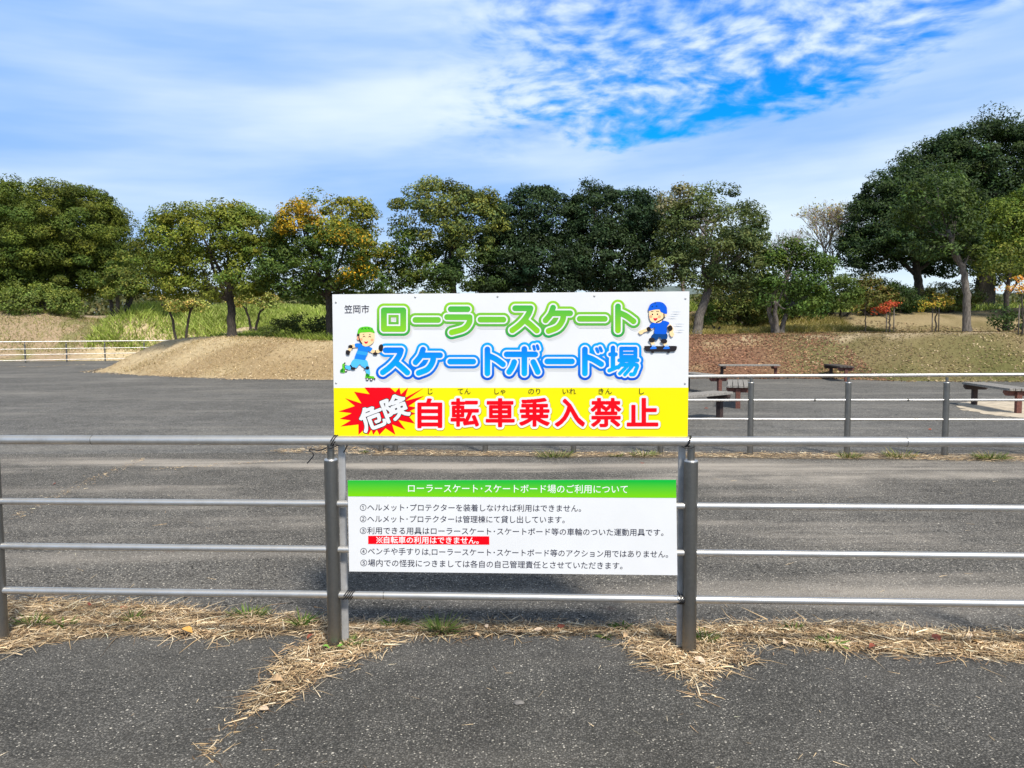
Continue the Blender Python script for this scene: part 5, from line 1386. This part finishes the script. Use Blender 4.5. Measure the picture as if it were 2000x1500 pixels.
def field(name, region, n, h0, h1, cols, wd, dens_s=1.2, mind=0.0):
    (xa, xb), (ya, yb) = region
    x = rng.uniform(xa, xb, n * 2); y = ya + (yb - ya) * rng.uniform(0, 1, n * 2) ** 1.2
    kp = rng.uniform(0, 1, n * 2) < 0.25 + vnoise(x, y, dens_s, 81)
    x, y = x[kp][:n], y[kp][:n]; n = len(x)
    z = height(x, y); ok = (z > (0.05 if mind == 0.1 else 0.5)) & (poly_dist(x, y, BANK) > mind); x, y, z = x[ok], y[ok], z[ok]; n = len(x)
    an = rng.uniform(0, 6.28, n); pit = rng.uniform(1.0, 1.5, n)
    d = np.stack([np.cos(an) * np.cos(pit), np.sin(an) * np.cos(pit), np.sin(pit)], -1)
    L = rng.uniform(h0, h1, n) * (0.6 + 0.8 * vnoise(x, y, 2.5, 82))
    bend = np.stack([np.cos(an) * L * 0.3, np.sin(an) * L * 0.3, -L * 0.15], -1)
    cl = pick(cols, n) * (0.75 + 0.5 * vnoise(x, y, 3.2, 83))[:, None]
    return blades(name, np.column_stack([x, y, z - 0.03]), d, L, np.full(n, wd), bend, cl, M_GRASS)
field('meadow_grass', ((-23.5, 2), (32.5, 48)), 75000, 0.16, 0.42, [(0.20, 0.27, 0.042), (0.26, 0.33, 0.06), (0.15, 0.205, 0.035), (0.31, 0.34, 0.085)], 0.03, mind=4.6)
field('meadow_grass', ((-28, 4), (50.4, 76)), 60000, 0.4, 0.8, [(0.33, 0.41, 0.085), (0.39, 0.46, 0.115), (0.26, 0.33, 0.07), (0.43, 0.45, 0.15)], 0.06)
field('bank_straw', ((-20, 5.5), (26.8, 34)), 38000, 0.04, 0.16, [(0.52, 0.41, 0.24), (0.42, 0.31, 0.17), (0.60, 0.49, 0.31), (0.28, 0.21, 0.10)], 0.018, 0.7, 0.1)
field('bank_straw', ((5, 22), (23.5, 33.5)), 26000, 0.03, 0.13, [(0.22, 0.17, 0.08), (0.30, 0.22, 0.11), (0.16, 0.15, 0.05), (0.20, 0.11, 0.06)], 0.018, 0.7, 0.1)
field('mound_grass', ((-46, -19.5), (50.2, 62)), 22000, 0.1, 0.4, [(0.26, 0.25, 0.08), (0.34, 0.30, 0.13), (0.18, 0.20, 0.06)], 0.03)
field('terrace_grass', ((7.5, 16), (32.0, 37.5)), 22000, 0.12, 0.38, [(0.36, 0.30, 0.10), (0.28, 0.26, 0.08), (0.44, 0.36, 0.16)], 0.022)
field('terrace_grass', ((8, 34), (40.5, 60)), 16000, 0.3, 0.8, [(0.22, 0.28, 0.06), (0.30, 0.34, 0.10)], 0.05)

# leaf litter and cut straw lying on the banks
def litter(name, n, region, cols, l0, l1, wr):
    (xa, xb), (ya, yb) = region
    x = rng.uniform(xa, xb, n); y = rng.uniform(ya, yb, n)
    d = poly_dist(x, y, BANK); kp = (d > -0.25 - 0.5 * vnoise(x, y, 0.5, 92)) & (d < 12) & (rng.uniform(0, 1, n) < 0.35 + vnoise(x, y, 0.8, 91) * 0.9)
    x, y = x[kp], y[kp]; n = len(x)
    z = np.maximum(height(x, y), 0.0)
    e = 0.15
    nrm = norm(np.stack([-(height(x + e, y) - height(x - e, y)) / (2 * e), -(height(x, y + e) - height(x, y - e)) / (2 * e), np.ones(n)], -1))
    nrm = norm(nrm + rng.normal(0, 0.28, (n, 3)))
    p = np.column_stack([x, y, z + 0.02])
    L = rng.uniform(l0, l1, n)
    V, Fq, tc_ = leaf_cards(p, nrm, L, L * wr, pick(cols, n, jit=0.25))
    o = np_mesh(name, V, Fq, M_STRAW, tint=tc_); o['kind'] = 'stuff'
litter('straw_litter', 42000, ((-22, 5.5), (26.5, 40)), [(0.54, 0.42, 0.25), (0.44, 0.32, 0.18), (0.30, 0.20, 0.11), (0.60, 0.48, 0.31)], 0.06, 0.2, 0.14)
litter('leaf_litter', 26000, ((5.5, 12.5), (24, 36)), [(0.30, 0.15, 0.085), (0.20, 0.10, 0.06), (0.34, 0.21, 0.12), (0.14, 0.075, 0.05), (0.17, 0.08, 0.05)], 0.05, 0.12, 0.55)
litter('leaf_litter', 22000, ((10.5, 22), (21, 36)), [(0.20, 0.16, 0.075), (0.25, 0.19, 0.09), (0.13, 0.115, 0.045), (0.16, 0.11, 0.06), (0.19, 0.15, 0.06), (0.42, 0.33, 0.2)], 0.05, 0.12, 0.5)
litter('leaf_litter', 9000, ((8, 24), (31, 39)), [(0.20, 0.14, 0.075), (0.30, 0.22, 0.12), (0.13, 0.10, 0.05)], 0.07, 0.2, 0.4)
litter('straw_litter', 14000, ((-44, -15), (46, 58)), [(0.46, 0.36, 0.23), (0.30, 0.22, 0.12), (0.22, 0.22, 0.09)], 0.10, 0.3, 0.2)
